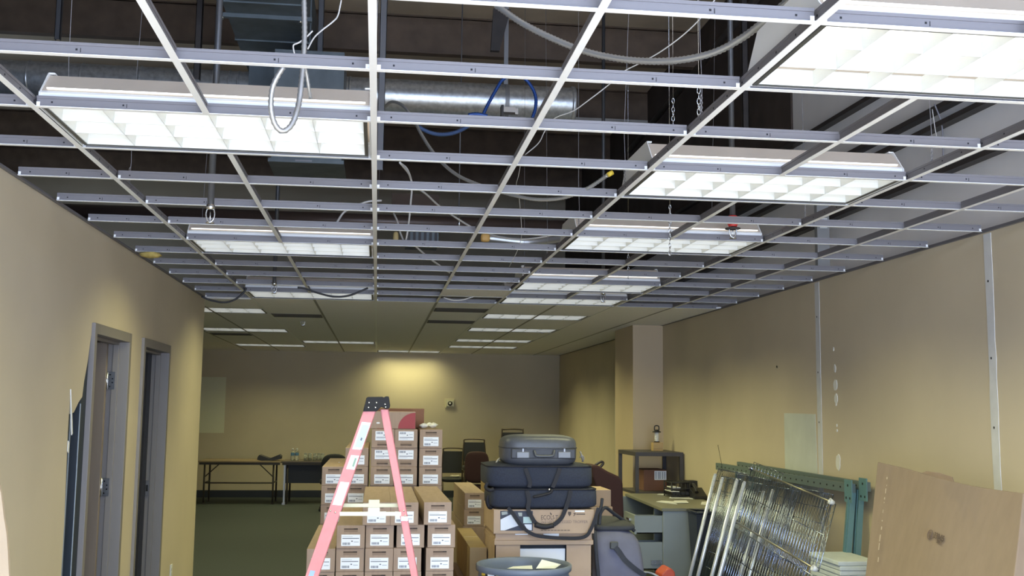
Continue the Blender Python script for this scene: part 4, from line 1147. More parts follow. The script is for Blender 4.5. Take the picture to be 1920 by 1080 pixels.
for k, x in enumerate((573, 581, 590, 597.5, 604.5)):
    p = at(x, 862, t1y+0.2+0.04*(k % 2))
    lab = 'small clear glass jar on the back table, %s of five' % ('leftmost','second from left','middle','second from right','rightmost')[k]
    r = thing('glass_jar', lab, 'jar', (p.x, p.y, TT), 'glass jars on the back table')
    m = MB(); m.lathe([(0,0),(0.034,0.002),(0.035,0.09),(0.028,0.105),(0.028,0.12),(0.026,0.12),(0.026,0.104),(0.033,0.088),(0.032,0.006),(0,0.006)], (p.x,p.y,TT), 18); m.build('jar_body', glass, r)
    m = MB(); m.lathe([(0,0.118),(0.030,0.118),(0.030,0.13),(0,0.13)], (p.x,p.y,TT), 18); m.build('lid', mat('jar_lid',(0.35,0.36,0.34,1),0.4), r)
# round-backed swivel chair
y = 17.6; p = at(627, 870, y)
r = thing('swivel_chair', 'black round-backed swivel chair in front of the dark-fronted table', 'chair', (p.x, y, 0))
chair_f = mat('black_upholstery', (0.014, 0.015, 0.022, 1), 0.8)
m = MB(); zt_ = at(627,851,y).z; m.blob((p.x, y, zt_-0.22), 0.215, 0.05, 0.22, 2.8, 28, 14); m.build('backrest', chair_f, r)
m = MB(); m.blob((p.x, y+0.27, 0.47), 0.24, 0.24, 0.05, 4, 24, 10); m.build('seat', chair_f, r)
m = MB(); m.tube([(p.x, y+0.27, 0.08), (p.x, y+0.27, 0.44)], 0.03, 12); m.tube([(p.x,y+0.02,0.55),(p.x,y-0.02,0.5),(p.x,y+0.1,0.42),(p.x,y+0.25,0.42)],0.018,8,smooth=4); m.build('column', black_plastic, r, weld=False)
for k in range(5):
    t = 2*math.pi*k/5; m = MB(); q = Vector((p.x+0.27*math.cos(t), y+0.27+0.27*math.sin(t), 0.06)); m.bar((p.x,y+0.27,0.09), q, 0.04, 0.03, (0,0,1)); m.blob(q-Vector((0,0,0.03)), 0.02, 0.025, 0.03, 2.5, 10, 8); m.build('castor_leg', black_plastic, r, weld=False)

# stack chairs
tube_m = mat('bronze_chair_tube', (0.085, 0.062, 0.04, 1), 0.35, 0.6)
vinyl_b = mat('black_vinyl_seat', (0.009, 0.0095, 0.011, 1), 0.6)
burg = mat('burgundy_fabric', (0.040, 0.014, 0.017, 1), 0.85)
def stack_chair(loc, lab, seat_m, back_m, h=0.94, rot=0.0, group=None):
    # faces -Y (towards the camera)
    r = thing('stacking_chair', lab, 'chair', loc, group); r.rotation_euler = (0,0,rot)
    w = 0.205
    m = MB()
    m.tube([(-w, 0.20, 0.0), (-w, 0.19, 0.44), (-w*0.96, 0.24, 0.6), (-w*0.86, 0.28, h-0.06), (-w*0.7, 0.29, h), (w*0.7, 0.29, h), (w*0.86, 0.28, h-0.06), (w*0.96, 0.24, 0.6), (w, 0.19, 0.44), (w, 0.20, 0.0)], 0.0125, 8, smooth=5)
    m.build('back_frame', tube_m, r, local=True)
    for s in (-1, 1):
        m = MB(); m.tube([(s*w, -0.22, 0.0), (s*w, -0.20, 0.43), (s*w, 0.18, 0.43)], 0.0125, 8); m.build('front_leg', tube_m, r, local=True)
    m = MB(); m.blob((0, -0.02, 0.465), w+0.015, 0.225, 0.04, 5, 28, 10); m.build('seat', seat_m, r, local=True)
    m = MB(); v = []
    n = 8
    for k in range(n+1):
        t = k/n; z = 0.56+(h-0.05-0.56)*t; ww = w*(0.93-0.12*t); yy = 0.235+0.045*t
        v.append((ww, yy, z))
    for d, mi in ((-0.028, 0),):
        for a_, b_ in zip(v, v[1:]):
            m.slab((-a_[0],a_[1]+d,a_[2]),(a_[0],a_[1]+d,a_[2]),(b_[0],b_[1]+d,b_[2]),(-b_[0],b_[1]+d,b_[2]), (0,0.04,0))
    m.build('backrest', back_m, r, local=True, weld=False)
    return r
y = 18.6
p = at(851, 900, y); stack_chair((p.x, y, 0.0), 'black stacking chair with crumpled paper on its seat', vinyl_b, vinyl_b, 0.985)
m = MB(); q = at(853, 893, y-0.1); rnd = random.Random(9)
for k in range(4): m.blob((q.x-0.05+0.035*k, y-0.10+rnd.uniform(-.02,.02), 0.525), 0.035, 0.03, 0.02, 2, 10, 8, jit=0.15)
tag(m.build('crumpled_paper', mat('cream_paper',(0.6,0.54,0.42,1),0.8), origin=(q.x, y-0.1, 0.508)), 'cream crumpled paper lying on the black chair seat', 'paper')
y = 17.9; p = at(892, 900, y)
c1_ = stack_chair((p.x, y+0.1, 0.28), 'black-backed stacking chair on top of the burgundy one behind the tan cartons', vinyl_b, vinyl_b, 0.93)
c1_.location.z = at(892, 824, y).z-0.93-0.01
r = thing('upholstered_chair', 'burgundy upholstered chair under the black-backed one behind the tan cartons', 'chair', (p.x, y-0.15, 0))
m = MB(); m.blob((p.x, y-0.15, at(892,875,y).z), 0.205, 0.06, 0.26, 3.5, 28, 14); m.build('backrest', burg, r)
m = MB(); m.blob((p.x, y+0.05, 0.36), 0.22, 0.24, 0.06, 4, 24, 10); m.build('seat', burg, r)
for sx in (-1, 1):
    for dy in (-0.14, 0.2):
        m = MB(); m.tube([(p.x+sx*0.19, y+dy-0.02, 0), (p.x+sx*0.19, y+dy, 0.34)], 0.013, 8); m.build('leg', tube_m, r)
    m = MB(); m.tube([(p.x+sx*0.19, y-0.13, 0.34), (p.x+sx*0.19, y-0.12, 0.7)], 0.012, 8); m.build('back_post', tube_m, r)
y = 17.2; p = at(965, 840, y)
c_ = stack_chair((p.x, y, 0), 'stacking chair whose bronze back hoop shows above the hard case', vinyl_b, vinyl_b, at(965,806,y).z)
# burgundy chair tipped beside the shelf
y = 10.6; p = at(1145, 925, y)
r = thing('upholstered_chair', 'burgundy upholstered chair turned sideways between the navy bags and the metal shelf', 'chair', (p.x, y, 0))
m = MB(); P = [at(*q, y) for q in ((1110,872),(1122,873),(1140,884),(1160,893),(1168,903),(1170,965),(1168,1000),(1128,1000),(1126,960),(1122,925),(1112,895))]
m.prism([(v.x, y, v.z) for v in P], (0,0.42,0)); m.build('seat_back', burg, r, bevel=0.02)
m = MB(); m.tube([at(1114,880,y+0.2), at(1117,872,y+0.2), at(1126,866,y+0.2), at(1131,868,y+0.2), at(1127,874,y+0.2), at(1120,880,y+0.2)], 0.014, 8, smooth=5); m.build('back_hoop', mat('hoop_dark',(0.03,0.022,0.022,1),0.4), r)
m = MB()
for dx in (-0.06, 0.09):
    for dy in (0.05, 0.37): m.tube([(p.x+dx, y+dy, 0), (p.x+dx, y+dy, 0.5)], 0.014, 8)
m.build('leg_frame', tube_m, r, weld=False)

# ------------------------------------------------------------------ metal shelf stand by the pilaster
frame_d = mat('charcoal_steel', (0.060, 0.054, 0.060, 1), 0.5)
yA, yB = 12.0, 12.78
xA0, xA1 = at(1194, 850, yA).x, at(1277, 850, yA).x
xB0, xB1 = at(1163, 840, yB).x, at(1245, 840, yB).x
ztop = at(1235, 848, yA).z
r = thing('metal_shelf', 'charcoal steel open shelf stand before the pilaster, carrying a lantern', 'shelf', ((xA0+xA1)/2, 12.5, 0))
def quad(z0, z1, name, g=0.02):
    m = MB(); a_, b_, c_, d_ = (xA0-g, yA-g, z0), (xA1+g, yA-g, z0), (xB1+g, yB+g, z0), (xB0-g, yB+g, z0)
    m.slab(a_, b_, c_, d_, (0,0,z1-z0)); m.build(name, frame_d, r)
quad(ztop-0.045, ztop, 'top_plate'); quad(0.72, 0.75, 'shelf_plate', 0.0); quad(0.15, 0.18, 'shelf_plate', 0.0)
for x, y in ((xA0,yA),(xA1,yA),(xB1,yB),(xB0,yB)):
    m = MB(); m.box(x-0.02, x+0.02, y-0.02, y+0.02, 0, ztop-0.045); m.build('post', frame_d, r)
# wooden block and lantern
y = 12.42; p = at(1231.5, 842, y); zb = ztop+0.001
m = MB(); m.box(p.x-0.055, p.x+0.062, y-0.055, y+0.055, zb, zb+0.098)
tag(m.build('wooden_block', mat('pale_pine',(0.52,0.36,0.17,1),0.7,noise=0.15,scale=6,stretch=(1,1,8)), bevel=0.003), 'pale wooden block standing on the metal shelf top', 'block')
lz = zb+0.099
r = thing('lantern', 'small lantern with white glass and black top on the wooden block', 'lantern', (p.x-0.002, y, lz))
m = MB(); prof = [(0,0.0),(0.034,0.0),(0.034,0.012)]
m.lathe(prof, (p.x, y, lz), 20); m.lathe([(0.034,0.012),(0,0.012)], (p.x,y,lz), 20); m.build('lantern_base', tube_m, r, weld=False)
m = MB(); prof = [(0.022,0.012)]
for k in range(5):
    z = 0.014+0.021*k; prof += [(0.026,z+0.002),(0.028,z+0.010),(0.026,z+0.018),(0.023,z+0.021)]
m.lathe(prof, (p.x, y, lz), 20); m.build('lantern_glass', mat('milky_glass',(0.75,0.75,0.72,1),0.25), r)
m = MB(); m.lathe([(0,0.118),(0.05,0.118),(0.052,0.128),(0.03,0.136),(0.03,0.15),(0,0.152)], (p.x,y,lz), 24); m.tube([(p.x-0.027,y,lz+0.145),(p.x-0.026,y,lz+0.185),(p.x-0.012,y,lz+0.197),(p.x+0.012,y,lz+0.197),(p.x+0.026,y,lz+0.185),(p.x+0.027,y,lz+0.145)], 0.007, 8, smooth=4); m.build('lantern_top', black_plastic, r, weld=False)
# brown carton on the shelf
x0, x1 = at(1207, 900, 12.25).x, at(1250, 900, 12.25).x
r = plain_box('carton', x0, x1, 12.25, 12.65, 0.751, at(1230,881,12.25).z, kraft_r, 'dark brown carton with a white label, inside the metal shelf', seam=False)
m = MB(); a_, b_ = at(1227,883,12.25), at(1250,900,12.25); m.box(a_.x, b_.x-0.004, 12.248, 12.25, b_.z, a_.z); m.build('label', sticker, r)
m = MB()
for k, f in enumerate((0.08,0.3,0.42,0.62,0.8)): m.box(a_.x+(b_.x-a_.x)*f, a_.x+(b_.x-a_.x)*(f+0.08), 12.2472, 12.248, b_.z+0.01, a_.z-0.01)
m.build('label_print', ink_pale, r, weld=False)

# ------------------------------------------------------------------ steel desk with pulled-out drawers
desk_g = mat('desk_grey_steel', (0.25, 0.285, 0.31, 1), 0.45, noise=0.03, scale=4)
top_g = mat('desk_top_olive', (0.20, 0.195, 0.155, 1), 0.4)
pf = atz(1241, 953, 0.745); pb = atz(1172, 925, 0.745)
yf_, yb_ = pf.y, pb.y; xd0 = (pf.x+pb.x)/2; xd1 = RX-0.05
desk = thing('steel_desk', 'grey steel desk with olive top and pulled-out drawers, right of the grey duffel', 'desk', ((xd0+xd1)/2, (yf_+yb_)/2, 0))
m = MB(); m.slab((pf.x, yf_, 0.715), (xd1, yf_, 0.715), (xd1, yb_, 0.715), (pb.x, yb_, 0.715), (0,0,0.03)); m.build('desktop', top_g, desk, bevel=0.004)
m = MB(); m.box(pf.x+0.015, xd1, yf_+0.01, yf_+0.035, 0.0, 0.715); m.build('end_panel', desk_g, desk)
m = MB(); m.box(pf.x+0.02, xd1, yb_-0.04, yb_-0.01, 0.0, 0.715); m.box(xd1-0.03, xd1, yf_+0.03, yb_-0.03, 0.1, 0.715); m.box(pf.x+0.05, xd1, yf_+0.48, yf_+0.50, 0.05, 0.715); m.build('carcass', desk_g, desk, weld=False)
def drawer(z0, z1, out, name):
    xa = pf.x+0.02-out
    m = MB(); m.box(xa, pf.x+0.45-out, yf_+0.05, yf_+0.06, z0, z1); m.box(xa, pf.x+0.45-out, yf_+0.45, yf_+0.46, z0, z1-0.03); m.box(xa, pf.x+0.45-out, yf_+0.05, yf_+0.46, z0, z0+0.01); m.box(xa-0.02, xa, yf_+0.04, yf_+0.47, z0-0.005, z1+0.005)
    d = m.build('drawer', desk_g, desk, weld=False)
    m = MB(); m.box(xa-0.035, xa-0.02, yf_+0.2, yf_+0.32, z1-0.06, z1-0.04); m.build('drawer_pull', steel_bright, d)
    m = MB(); m.box(xa+0.02, pf.x+0.4-out, yf_+0.08, yf_+0.42, z0+0.012, z1-0.045); m.build('drawer_contents', black_plastic, d)
drawer(0.50, 0.67, 0.26, 'upper'); drawer(0.16, 0.42, 0.36, 'lower')
m = MB(); a_, b_ = at(1222,1037,yf_), at(1241,1045,yf_); m.box(pf.x-0.1, pf.x+0.01, yf_+0.035, yf_+0.0385, 0.21, 0.25); m.build('label_holder', steel_bright, desk)
DT = 0.746
def sheet(pts, lab, z=DT):
    m = MB(); q = [atz(x, y, z) for x, y in pts]; m.slab(*q, (0,0,0.003))
    tag(m.build('paper_sheet', paper), lab, 'paper', 'papers on the desk')
sheet([(1230,941),(1270,946),(1262,940.5),(1240,939)], 'white paper sheet on the desk nearest its left edge')
sheet([(1262,943),(1291,943),(1287,938.5),(1264,939)], 'white paper sheet on the desk right of the leftmost one', DT+0.004)
sheet([(1254,934),(1300,936),(1296,931),(1260,930)], 'stack sheet lying in front of the black letter tray', DT+0.001)
sheet([(1314,946),(1340,948),(1336,941),(1316,941)], 'white paper sheet at the right end of the desk')
sheet([(1232,927.5),(1262,929.5),(1258,926.5),(1236,926)], 'white paper sheet at the back left of the desk')
# letter tray
q = atz(1262, 935, DT); q2 = atz(1300, 935, DT)
r = thing('letter_tray', 'black wire letter tray holding papers on the desk', 'tray', ((q.x+q2.x)/2, q.y+0.15, DT))
x0, x1, y0, y1 = q.x+0.02, q2.x, q.y+0.12, q.y+0.42
m = MB()
for z in (0.02, 0.09, 0.16):
    m.tube([(x0,y0,DT+z),(x1,y0,DT+z),(x1,y1,DT+z),(x0,y1,DT+z),(x0,y0,DT+z)], 0.008, 6)
    for k in range(7): m.tube([(x0+(x1-x0)*k/6,y0,DT+z),(x0+(x1-x0)*k/6,y1,DT+z)], 0.004, 5)
for x in (x0, x1):
    for y in (y0, y1): m.tube([(x,y,DT),(x,y,DT+0.17)], 0.008, 6)
for k in range(5): m.tube([(x0+(x1-x0)*k/4,y0,DT+0.02),(x0+(x1-x0)*k/4,y0,DT+0.16)], 0.004, 5)
m.build('tray_wires', black_plastic, r, weld=False)
m = MB(); m.box(x0+0.012, x1-0.012, y0+0.012, y1-0.012, DT+0.03, DT+0.062); m.build('tray_back', black_plastic, r)
m = MB(); m.box(x0-0.01, x0+0.08, y0-0.02, y1-0.05, DT+0.064, DT+0.07); m.box(x0+0.015, x0+0.1, y0+0.01, y1-0.05, DT+0.10, DT+0.11); m.build('tray_papers', paper, r, weld=False)
# desk phone and dark box
q = atz(1318, 936, DT)
r = thing('desk_phone', 'black desk phone at the right end of the desk', 'telephone', (q.x, q.y+0.1, DT))
m = MB(); m.prism([(q.x-0.09,q.y,DT),(q.x-0.09,q.y+0.2,DT),(q.x-0.09,q.y+0.2,DT+0.11),(q.x-0.09,q.y,DT+0.03)], (0.18,0,0)); m.build('phone_body', black_plastic, r, bevel=0.006)
m = MB(); m.tube([(q.x-0.06,q.y+0.02,DT+0.07),(q.x-0.055,q.y+0.06,DT+0.10),(q.x-0.055,q.y+0.16,DT+0.14),(q.x-0.06,q.y+0.2,DT+0.13)], 0.02, 8, smooth=4); m.build('handset', black_plastic, r)
m = MB(); q = atz(1302, 931, DT); m.box(q.x-0.08, q.x+0.1, q.y, q.y+0.16, DT, DT+0.17)
tag(m.build('file_box', mat('file_box_black',(0.02,0.02,0.025,1),0.5), bevel=0.004), 'black file box between the letter tray and the phone', 'box')
# waste bin
y = 9.72; a_, b_ = at(1306, 964, y), at(1356, 964, y); zt_ = at(1300,962,y).z
r = thing('waste_bin', 'dark blue-black tapered waste bin between the desk and the chrome posts', 'bin', ((a_.x+b_.x)/2, y+0.2, 0))
m = MB(); cxm = (a_.x+b_.x)/2; h0 = (b_.x-a_.x)/2
o = [(cxm-h0, y), (cxm+h0, y), (cxm+h0, y+0.28), (cxm-h0, y+0.28)]; k_ = 0.72
i_ = [(cxm-h0*k_, y+0.05), (cxm+h0*k_, y+0.05), (cxm+h0*k_, y+0.24), (cxm-h0*k_, y+0.24)]
binb = mat('waste_bin_blue', (0.018,0.024,0.045,1), 0.5)
for j in range(4):
    a2, b2_ = o[j], o[(j+1)%4]; c2_, d2_ = i_[(j+1)%4], i_[j]
    m.slab((d2_[0],d2_[1],0.005),(c2_[0],c2_[1],0.005),(b2_[0],b2_[1],zt_),(a2[0],a2[1],zt_), (0,0,0.001))
m.box(cxm-h0*k_, cxm+h0*k_, y+0.05, y+0.24, 0.0, 0.01)
m.build('bin_body', binb, r, weld=False)
m = MB(); m.tube([(x,yy,zt_) for x,yy in o]+[(o[0][0],o[0][1],zt_)], 0.014, 8); m.build('bin_rim', binb, r)

# ------------------------------------------------------------------ grey duffel
duf = mat('duffel_fabric', (0.135, 0.14, 0.205, 1), 0.85, noise=0.14, scale=5, bump=0.4)
dufd = mat('duffel_dark', (0.032, 0.036, 0.052, 1), 0.8, noise=0.1, scale=20)
y = 7.3; zt_ = at(1150, 992, y).z; x0, x1 = at(1114,1040,y).x, at(1218,1040,y).x
r = thing('duffel_bag', 'big grey-blue duffel bag with black webbing straps, right of the open carton', 'bag', ((x0+x1)/2, y+0.4, 0))
m = MB(); m.blob(((x0+x1)/2, y+0.42, zt_/2), (x1-x0)/2, 0.42, zt_/2, 7, 44, 28, jit=0.008)
for v in m.bm.verts:   # the right side slumps outwards, the top falls off to the right
    t = v.co.z/zt_; u_ = (v.co.x-x0)/(x1-x0)
    if t > 0.5: v.co.z -= max(0, u_-0.6)*0.16*(t-0.5)*2; v.co.x -= max(0,u_-0.6)*0.10*(t-0.5)*2
    else: v.co.x += 0.03*(0.5-t)*u_
    v.co += Vector((0, 0.012*math.sin(9*v.co.x+14*v.co.z), 0))
m.build('bag_body', duf, r)
m = MB(); m.blob(((x0+x1)/2-0.03, y+0.44, zt_-0.004), (x1-x0)/2*0.86, 0.38, 0.022, 5, 28, 10, jit=0.01); m.build('top_panel', dufd, r)
def D(x, yy, d=0.0): return at(x, yy, y-0.015+d)
m = MB(); m.tube([D(1115,996,.05), D(1116,1015,.02), D(1118,1045,.02), D(1122,1085,.03), D(1124,1120,.05)], 0.014, 8, smooth=5); m.build('edge_binding', dufd, r)
ribbon([D(1150,1022,-.01), D(1160,1033,-.015), D(1172,1050,-.015), D(1190,1066,-.01), D(1210,1080,0.02)], 0.034, 'webbing_strap', r, dufd)
m = MB(); q = D(1152,1024); m.box(q.x-0.03, q.x+0.025, y-0.03, y-0.008, q.z-0.02, q.z+0.03); m.build('strap_buckle', mat('buckle_dark',(0.05,0.055,0.06,1),0.5), r, bevel=0.006)
m = MB(); m.tube([D(1120,995,.2), D(1122,975,.2), D(1128,958,.25), D(1136,952,.3), D(1150,962,.4), D(1172,978,.5), D(1190,996,.5)], 0.013, 8, smooth=6); m.tube([D(1117,985,.1), D(1119,965,.12), D(1127,950,.14), D(1129,935,.14), D(1126,962,.16), D(1124,985,.16)], 0.011, 8, smooth=6); m.build('carry_handle', dufd, r, weld=False)
# red plastic thing behind the duffel, at the foot of the desk
m = MB(); yy = 8.6
P = [at(*q, yy) for q in ((1238,1090),(1240,1077),(1252,1066),(1258,1065),(1266,1073),(1272,1090))]
zb = min(p.z for p in P)
m.prism([(p.x, yy, p.z) for p in P[1:-1]]+[(P[-1].x, yy, 0.0), (P[0].x, yy, 0.0)], (0,0.2,0))
tag(m.build('red_container', mat('orange_red_plastic',(0.50,0.075,0.04,1),0.5), bevel=0.012), 'orange-red plastic container at the foot of the desk', 'container')
cable('rope', [at(1195,1079,7.9), at(1208,1073,7.95), at(1222,1075,8.0), at(1236,1082,8.0)], 0.008, mat('pale_cord',(0.4,0.42,0.45,1),0.5), 'pale cord arching between the duffel and the red container', 'cord')
# ------------------------------------------------------------------ teal rack frames leaning on the right wall
teal = mat('teal_rack_paint', (0.12, 0.235, 0.26, 1), 0.4, noise=0.05, scale=6)
teal_d = mat('teal_rack_dull', (0.125, 0.165, 0.165, 1), 0.5)
def rack(xo, pa, pb, posts, lab, mt):
    # beam between two points near the wall, with posts that lean against it
    r = thing('rack_frame', lab, 'rack', (pa.x, (pa.y+pb.y)/2, 0), 'teal rack frames')
    m = MB(); m.bar(pa, pb, 0.035, 0.065, (1,0,0)); d = (pb-pa)
    for k in range(26):
        c = pa.lerp(pb, (k+0.5)/26); m.box(c.x-0.019, c.x-0.0172, c.y-0.01, c.y+0.01, c.z-0.006, c.z+0.006, 1)
    m.build('beam', [mt, dark], r, weld=False)
    m = MB(); m.box(pb.x-0.028, pb.x-0.02, pb.y-0.03, pb.y+0.09, pb.z-0.10, pb.z+0.06)
    for dy, dz in ((0.0,-0.07),(0.06,-0.07),(0.03,0.02)): m.box(pb.x-0.0295, pb.x-0.028, pb.y+dy-0.008, pb.y+dy+0.008, pb.z+dz-0.008, pb.z+dz+0.008, 1)
    m.build('end_plate', [teal, dark], r, weld=False)
    for yy, dx in posts:
        m = MB(); a_ = Vector((pa.x, yy, pa.z+(pb.z-pa.z)*(yy-pa.y)/(pb.y-pa.y)-0.03)); b_ = Vector((a_.x-dx, yy, 0.0))
        m.bar(a_, b_, 0.06, 0.04, (0,1,0)); m.bar(a_+Vector((-0.02,0,0)), b_+Vector((-0.02,0,0)), 0.022, 0.012, (0,1,0))
        m.build('post', teal, r, weld=False)
X1, X2 = 3.47, 3.41
rack(0, atx(1385,872,X1), atx(1628,913,X1), [(atx(1613,930,X1).y, 0.10), (9.6, 0.1)], 'teal rack frame on the right wall, its end plate farthest right', teal_d)
rack(0, atx(1345,874,X2), atx(1600,916,X2), [(atx(1597,930,X2).y, 0.12), (9.8, 0.1)], 'teal rack frame on the right wall, in front of the other one', teal_d)

# ------------------------------------------------------------------ chrome wire shelves leaning on the frames
def wire_shelf(A, Bp, Cc, lab, wires_along=False, pitch=0.027, collars=True, truss=0.03, cross_n=4):
    # A-B one edge, B-C the other; built in world space as one leaning shelf
    A, Bp, Cc = Vector(A), Vector(Bp), Vector(Cc); Dd = A+(Cc-Bp)
    nrm = (Bp-A).cross(Cc-Bp).normalized()
    if nrm.x > 0: nrm = -nrm
    mid = (A+Cc)/2
    r = thing('wire_shelf', lab, 'wire shelf', (mid.x, mid.y, min(v.z for v in (A,Bp,Cc,Dd))), 'chrome wire shelves')
    m = MB(); rr = 0.0038
    for p_, q_ in ((A,Bp),(Bp,Cc),(Cc,Dd),(Dd,A)):
        m.tube([p_, q_], rr, 6); m.tube([p_-nrm*truss, q_-nrm*truss], rr, 6)
        L_ = (q_-p_).length; n = max(4, int(L_/0.05)); pts = []
        for k in range(n+1): pts.append(p_.lerp(q_, k/n)-nrm*(truss if k % 2 else 0))
        m.tube(pts, 0.002, 5)
    m.build('edge_truss', chrome, r, weld=False)
    m = MB(); u_, v_ = (Bp-A), (Cc-Bp)
    n = int(u_.length/pitch)
    for k in range(1, n):
        p_ = A+u_*k/n; m.tube([p_, p_+v_], 0.0030, 5)
    m.build('deck_wires', chrome, r, weld=False)
    m = MB()
    for k in range(1, cross_n+1):
        p_ = A+v_*k/(cross_n+1)-nrm*0.006; m.tube([p_, p_+u_], 0.0036, 6)
    m.build('cross_bars', chrome, r, weld=False)
    if collars:
        for p_ in (A,Bp,Cc,Dd):
            m = MB(); m.lathe([(0.016,-0.018),(0.022,0.018),(0.014,0.018),(0.012,-0.018),(0.016,-0.018)], p_+nrm*0.004, 14, 0, nrm); m.build('corner_collar', mat('white_collar',(0.72,0.74,0.75,1),0.4) if p_ in (Bp, Cc) else chrome, r)
    return r
# four shelves on end, one behind the other along the wall
labs = ['chrome wire shelf standing on end, leftmost of those leaning on the teal frames', 'chrome wire shelf standing on end, second from the left against the teal frames', 'chrome wire shelf standing on end, third from the left against the teal frames', 'chrome wire shelf standing on end, rightmost against the teal frames']
ya, yb = atx(1347,882,3.33).y, atx(1546,905,3.33).y
for k in range(4):
    y0 = ya+(yb-ya)*k/4+0.04; y1 = ya+(yb-ya)*(k+1)/4-0.10
    xt, xb = 3.345-0.02*(k % 2), 2.97-0.03*(k % 2)
    zt_ = 1.12-0.012*k
    wire_shelf((xt, y0, zt_), (xt, y1, zt_), (xb, y1, 0.015), labs[k], pitch=0.028, collars=False, cross_n=9)
for k in range(3):
    y0 = ya+(yb-ya)*(k+0.45)/4+0.0; y1 = y0-0.55
    xt, xb = 3.27-0.02*(k % 2), 2.90-0.03*(k % 2)
    wire_shelf((xt, y0, 1.07), (xt, y1, 1.07), (xb, y1, 0.015), ['chrome wire shelf on end in the front layer, behind the four chrome posts', 'chrome wire shelf on end in the middle of the front layer', 'chrome wire shelf on end in the front layer, behind the slanting shelf'][k], pitch=0.032, collars=False, cross_n=7)
# slanting front shelf with white corner collars
A_ = atx(1410, 879, 3.20); B_ = atx(1560, 942, 3.16); C_ = atx(1528, 1067, 2.93)
fs = wire_shelf(A_, B_, C_, 'chrome wire shelf lying slanted on top of the others, with white corner collars', pitch=0.05, cross_n=1)
E_ = A_+(C_-B_)
u_ = (B_-A_); up_ = (A_-E_).normalized()*0.07
for k in range(0, 10):
    m = MB(); m.tube([A_+u_*k/22+up_, A_+u_*k/22], 0.0028, 5); m.build('wire_end', chrome, fs)
m = MB(); m.tube([A_+up_, A_+u_*0.42+up_], 0.003, 5); m.build('end_rod', chrome, fs)
m = MB(); m.tube([A_, B_], 0.008, 8); m.tube([E_, C_], 0.008, 8); m.build('edge_rod', mat('brass_rod',(0.42,0.40,0.33,1),0.3,0.9), fs, weld=False)
# lower end of the stack: another slanting shelf below it
wire_shelf(E_+(E_-A_)*0.10, C_+(C_-B_)*0.10, C_+(C_-B_)*1.0, 'chrome wire shelf below the slanting one with white collars', pitch=0.05, cross_n=1, collars=False)
# four bright posts
labs = ['leftmost of the four bright chrome posts leaning on the wire shelves', 'second from the left of the four bright chrome posts', 'third from the left of the four bright chrome posts', 'rightmost of the four bright chrome posts']
XP = [(2.96,2.70)]*4+[(3.18,2.93)]*2
labs += ['chrome post showing through the slanting wire shelf, left one of two', 'chrome post showing through the slanting wire shelf, right one of two']
for k, (xa, ya_, xb_) in enumerate(((1340.5,892,1294),(1354,899,1309),(1381,903,1335),(1395,907,1349),(1431,925,1388),(1448,922,1405))):
    a_ = atx(xa, ya_, XP[k][0]); b_ = atx(xb_, 1082, XP[k][1]); d = (b_-a_); t = (0-a_.z)/d.z; g = a_+d*t
    r = thing('chrome_post', labs[k], 'post', (g.x, g.y, 0), 'chrome shelf posts')
    m = MB(); P = resample([g+(a_-g)*0.0, a_], 0.0254); 
    m.tube([g+Vector((0,0,0.02)), a_], 0.0155, 16)
    m.build('post_tube', mat('post_chrome',(0.80,0.85,0.95,1),0.25,0.4), r)
    m = MB(); dd = (a_-g).normalized()
    for q in range(int((a_-g).length/0.0508)):
        c = g+dd*(0.06+0.0508*q)
        if (c-a_).length < 0.03: break
        m.lathe([(0.0158,-0.0010),(0.0162,0),(0.0158,0.0010)], c, 16, 0, dd)
    m.build('post_grooves', mat('groove_grey',(0.25,0.26,0.28,1),0.3,1.0), r, weld=False)
    m = MB(); m.lathe([(0,0.0),(0.014,0.0),(0.014,0.012),(0.008,0.02),(0,0.02)], a_, 14, 0, dd); m.build('post_cap', mat('cap_light',(0.5,0.5,0.5,1),0.5), r)
    m = MB(); m.lathe([(0,0.0),(0.018,0.0),(0.018,0.022),(0,0.022)], (g.x,g.y,0), 14); m.build('levelling_foot', black_plastic, r)
m = MB(); a_, b_ = atx(1346,834,3.36), atx(1354,876,3.36); m.tube([a_, b_, (3.36, b_.y, b_.z-0.1)], 0.0022, 5)
tag(m.build('loose_rod', iron), 'thin bent rod sticking up from the left end of the chrome shelves', 'rod')

# ------------------------------------------------------------------ white foam sheets
yF = 6.9; x0, x1 = at(1574,1060,yF).x, at(1652,1060,yF).x
zt_ = at(1590, 1053, yF).z; n = 24; th = 0.031
wf = mat('white_foam', (0.60,0.66,0.68,1), 0.8, noise=0.04, scale=20)
rnd = random.Random(2); z = 0.0; k = 0; hs = []
n = int(zt_/th); th = zt_/n
for k in range(n):
    top = n-1-k; m = MB(); dx = rnd.uniform(-.012,.012); tz = 0.0008
    m.box(x0+dx, x1+dx, yF+rnd.uniform(-.01,.01), yF+0.5, k*th+tz, (k+1)*th-tz*0.5)
    lab = 'white foam sheet in the pile beside the big carton, %s' % ('topmost' if top == 0 else '%s from the top' % WORD[top] if top < 12 else 'low down in the pile')
    tag(m.build('foam_sheet', wf, bevel=0.006), lab, 'foam sheet', 'pile of white foam sheets')

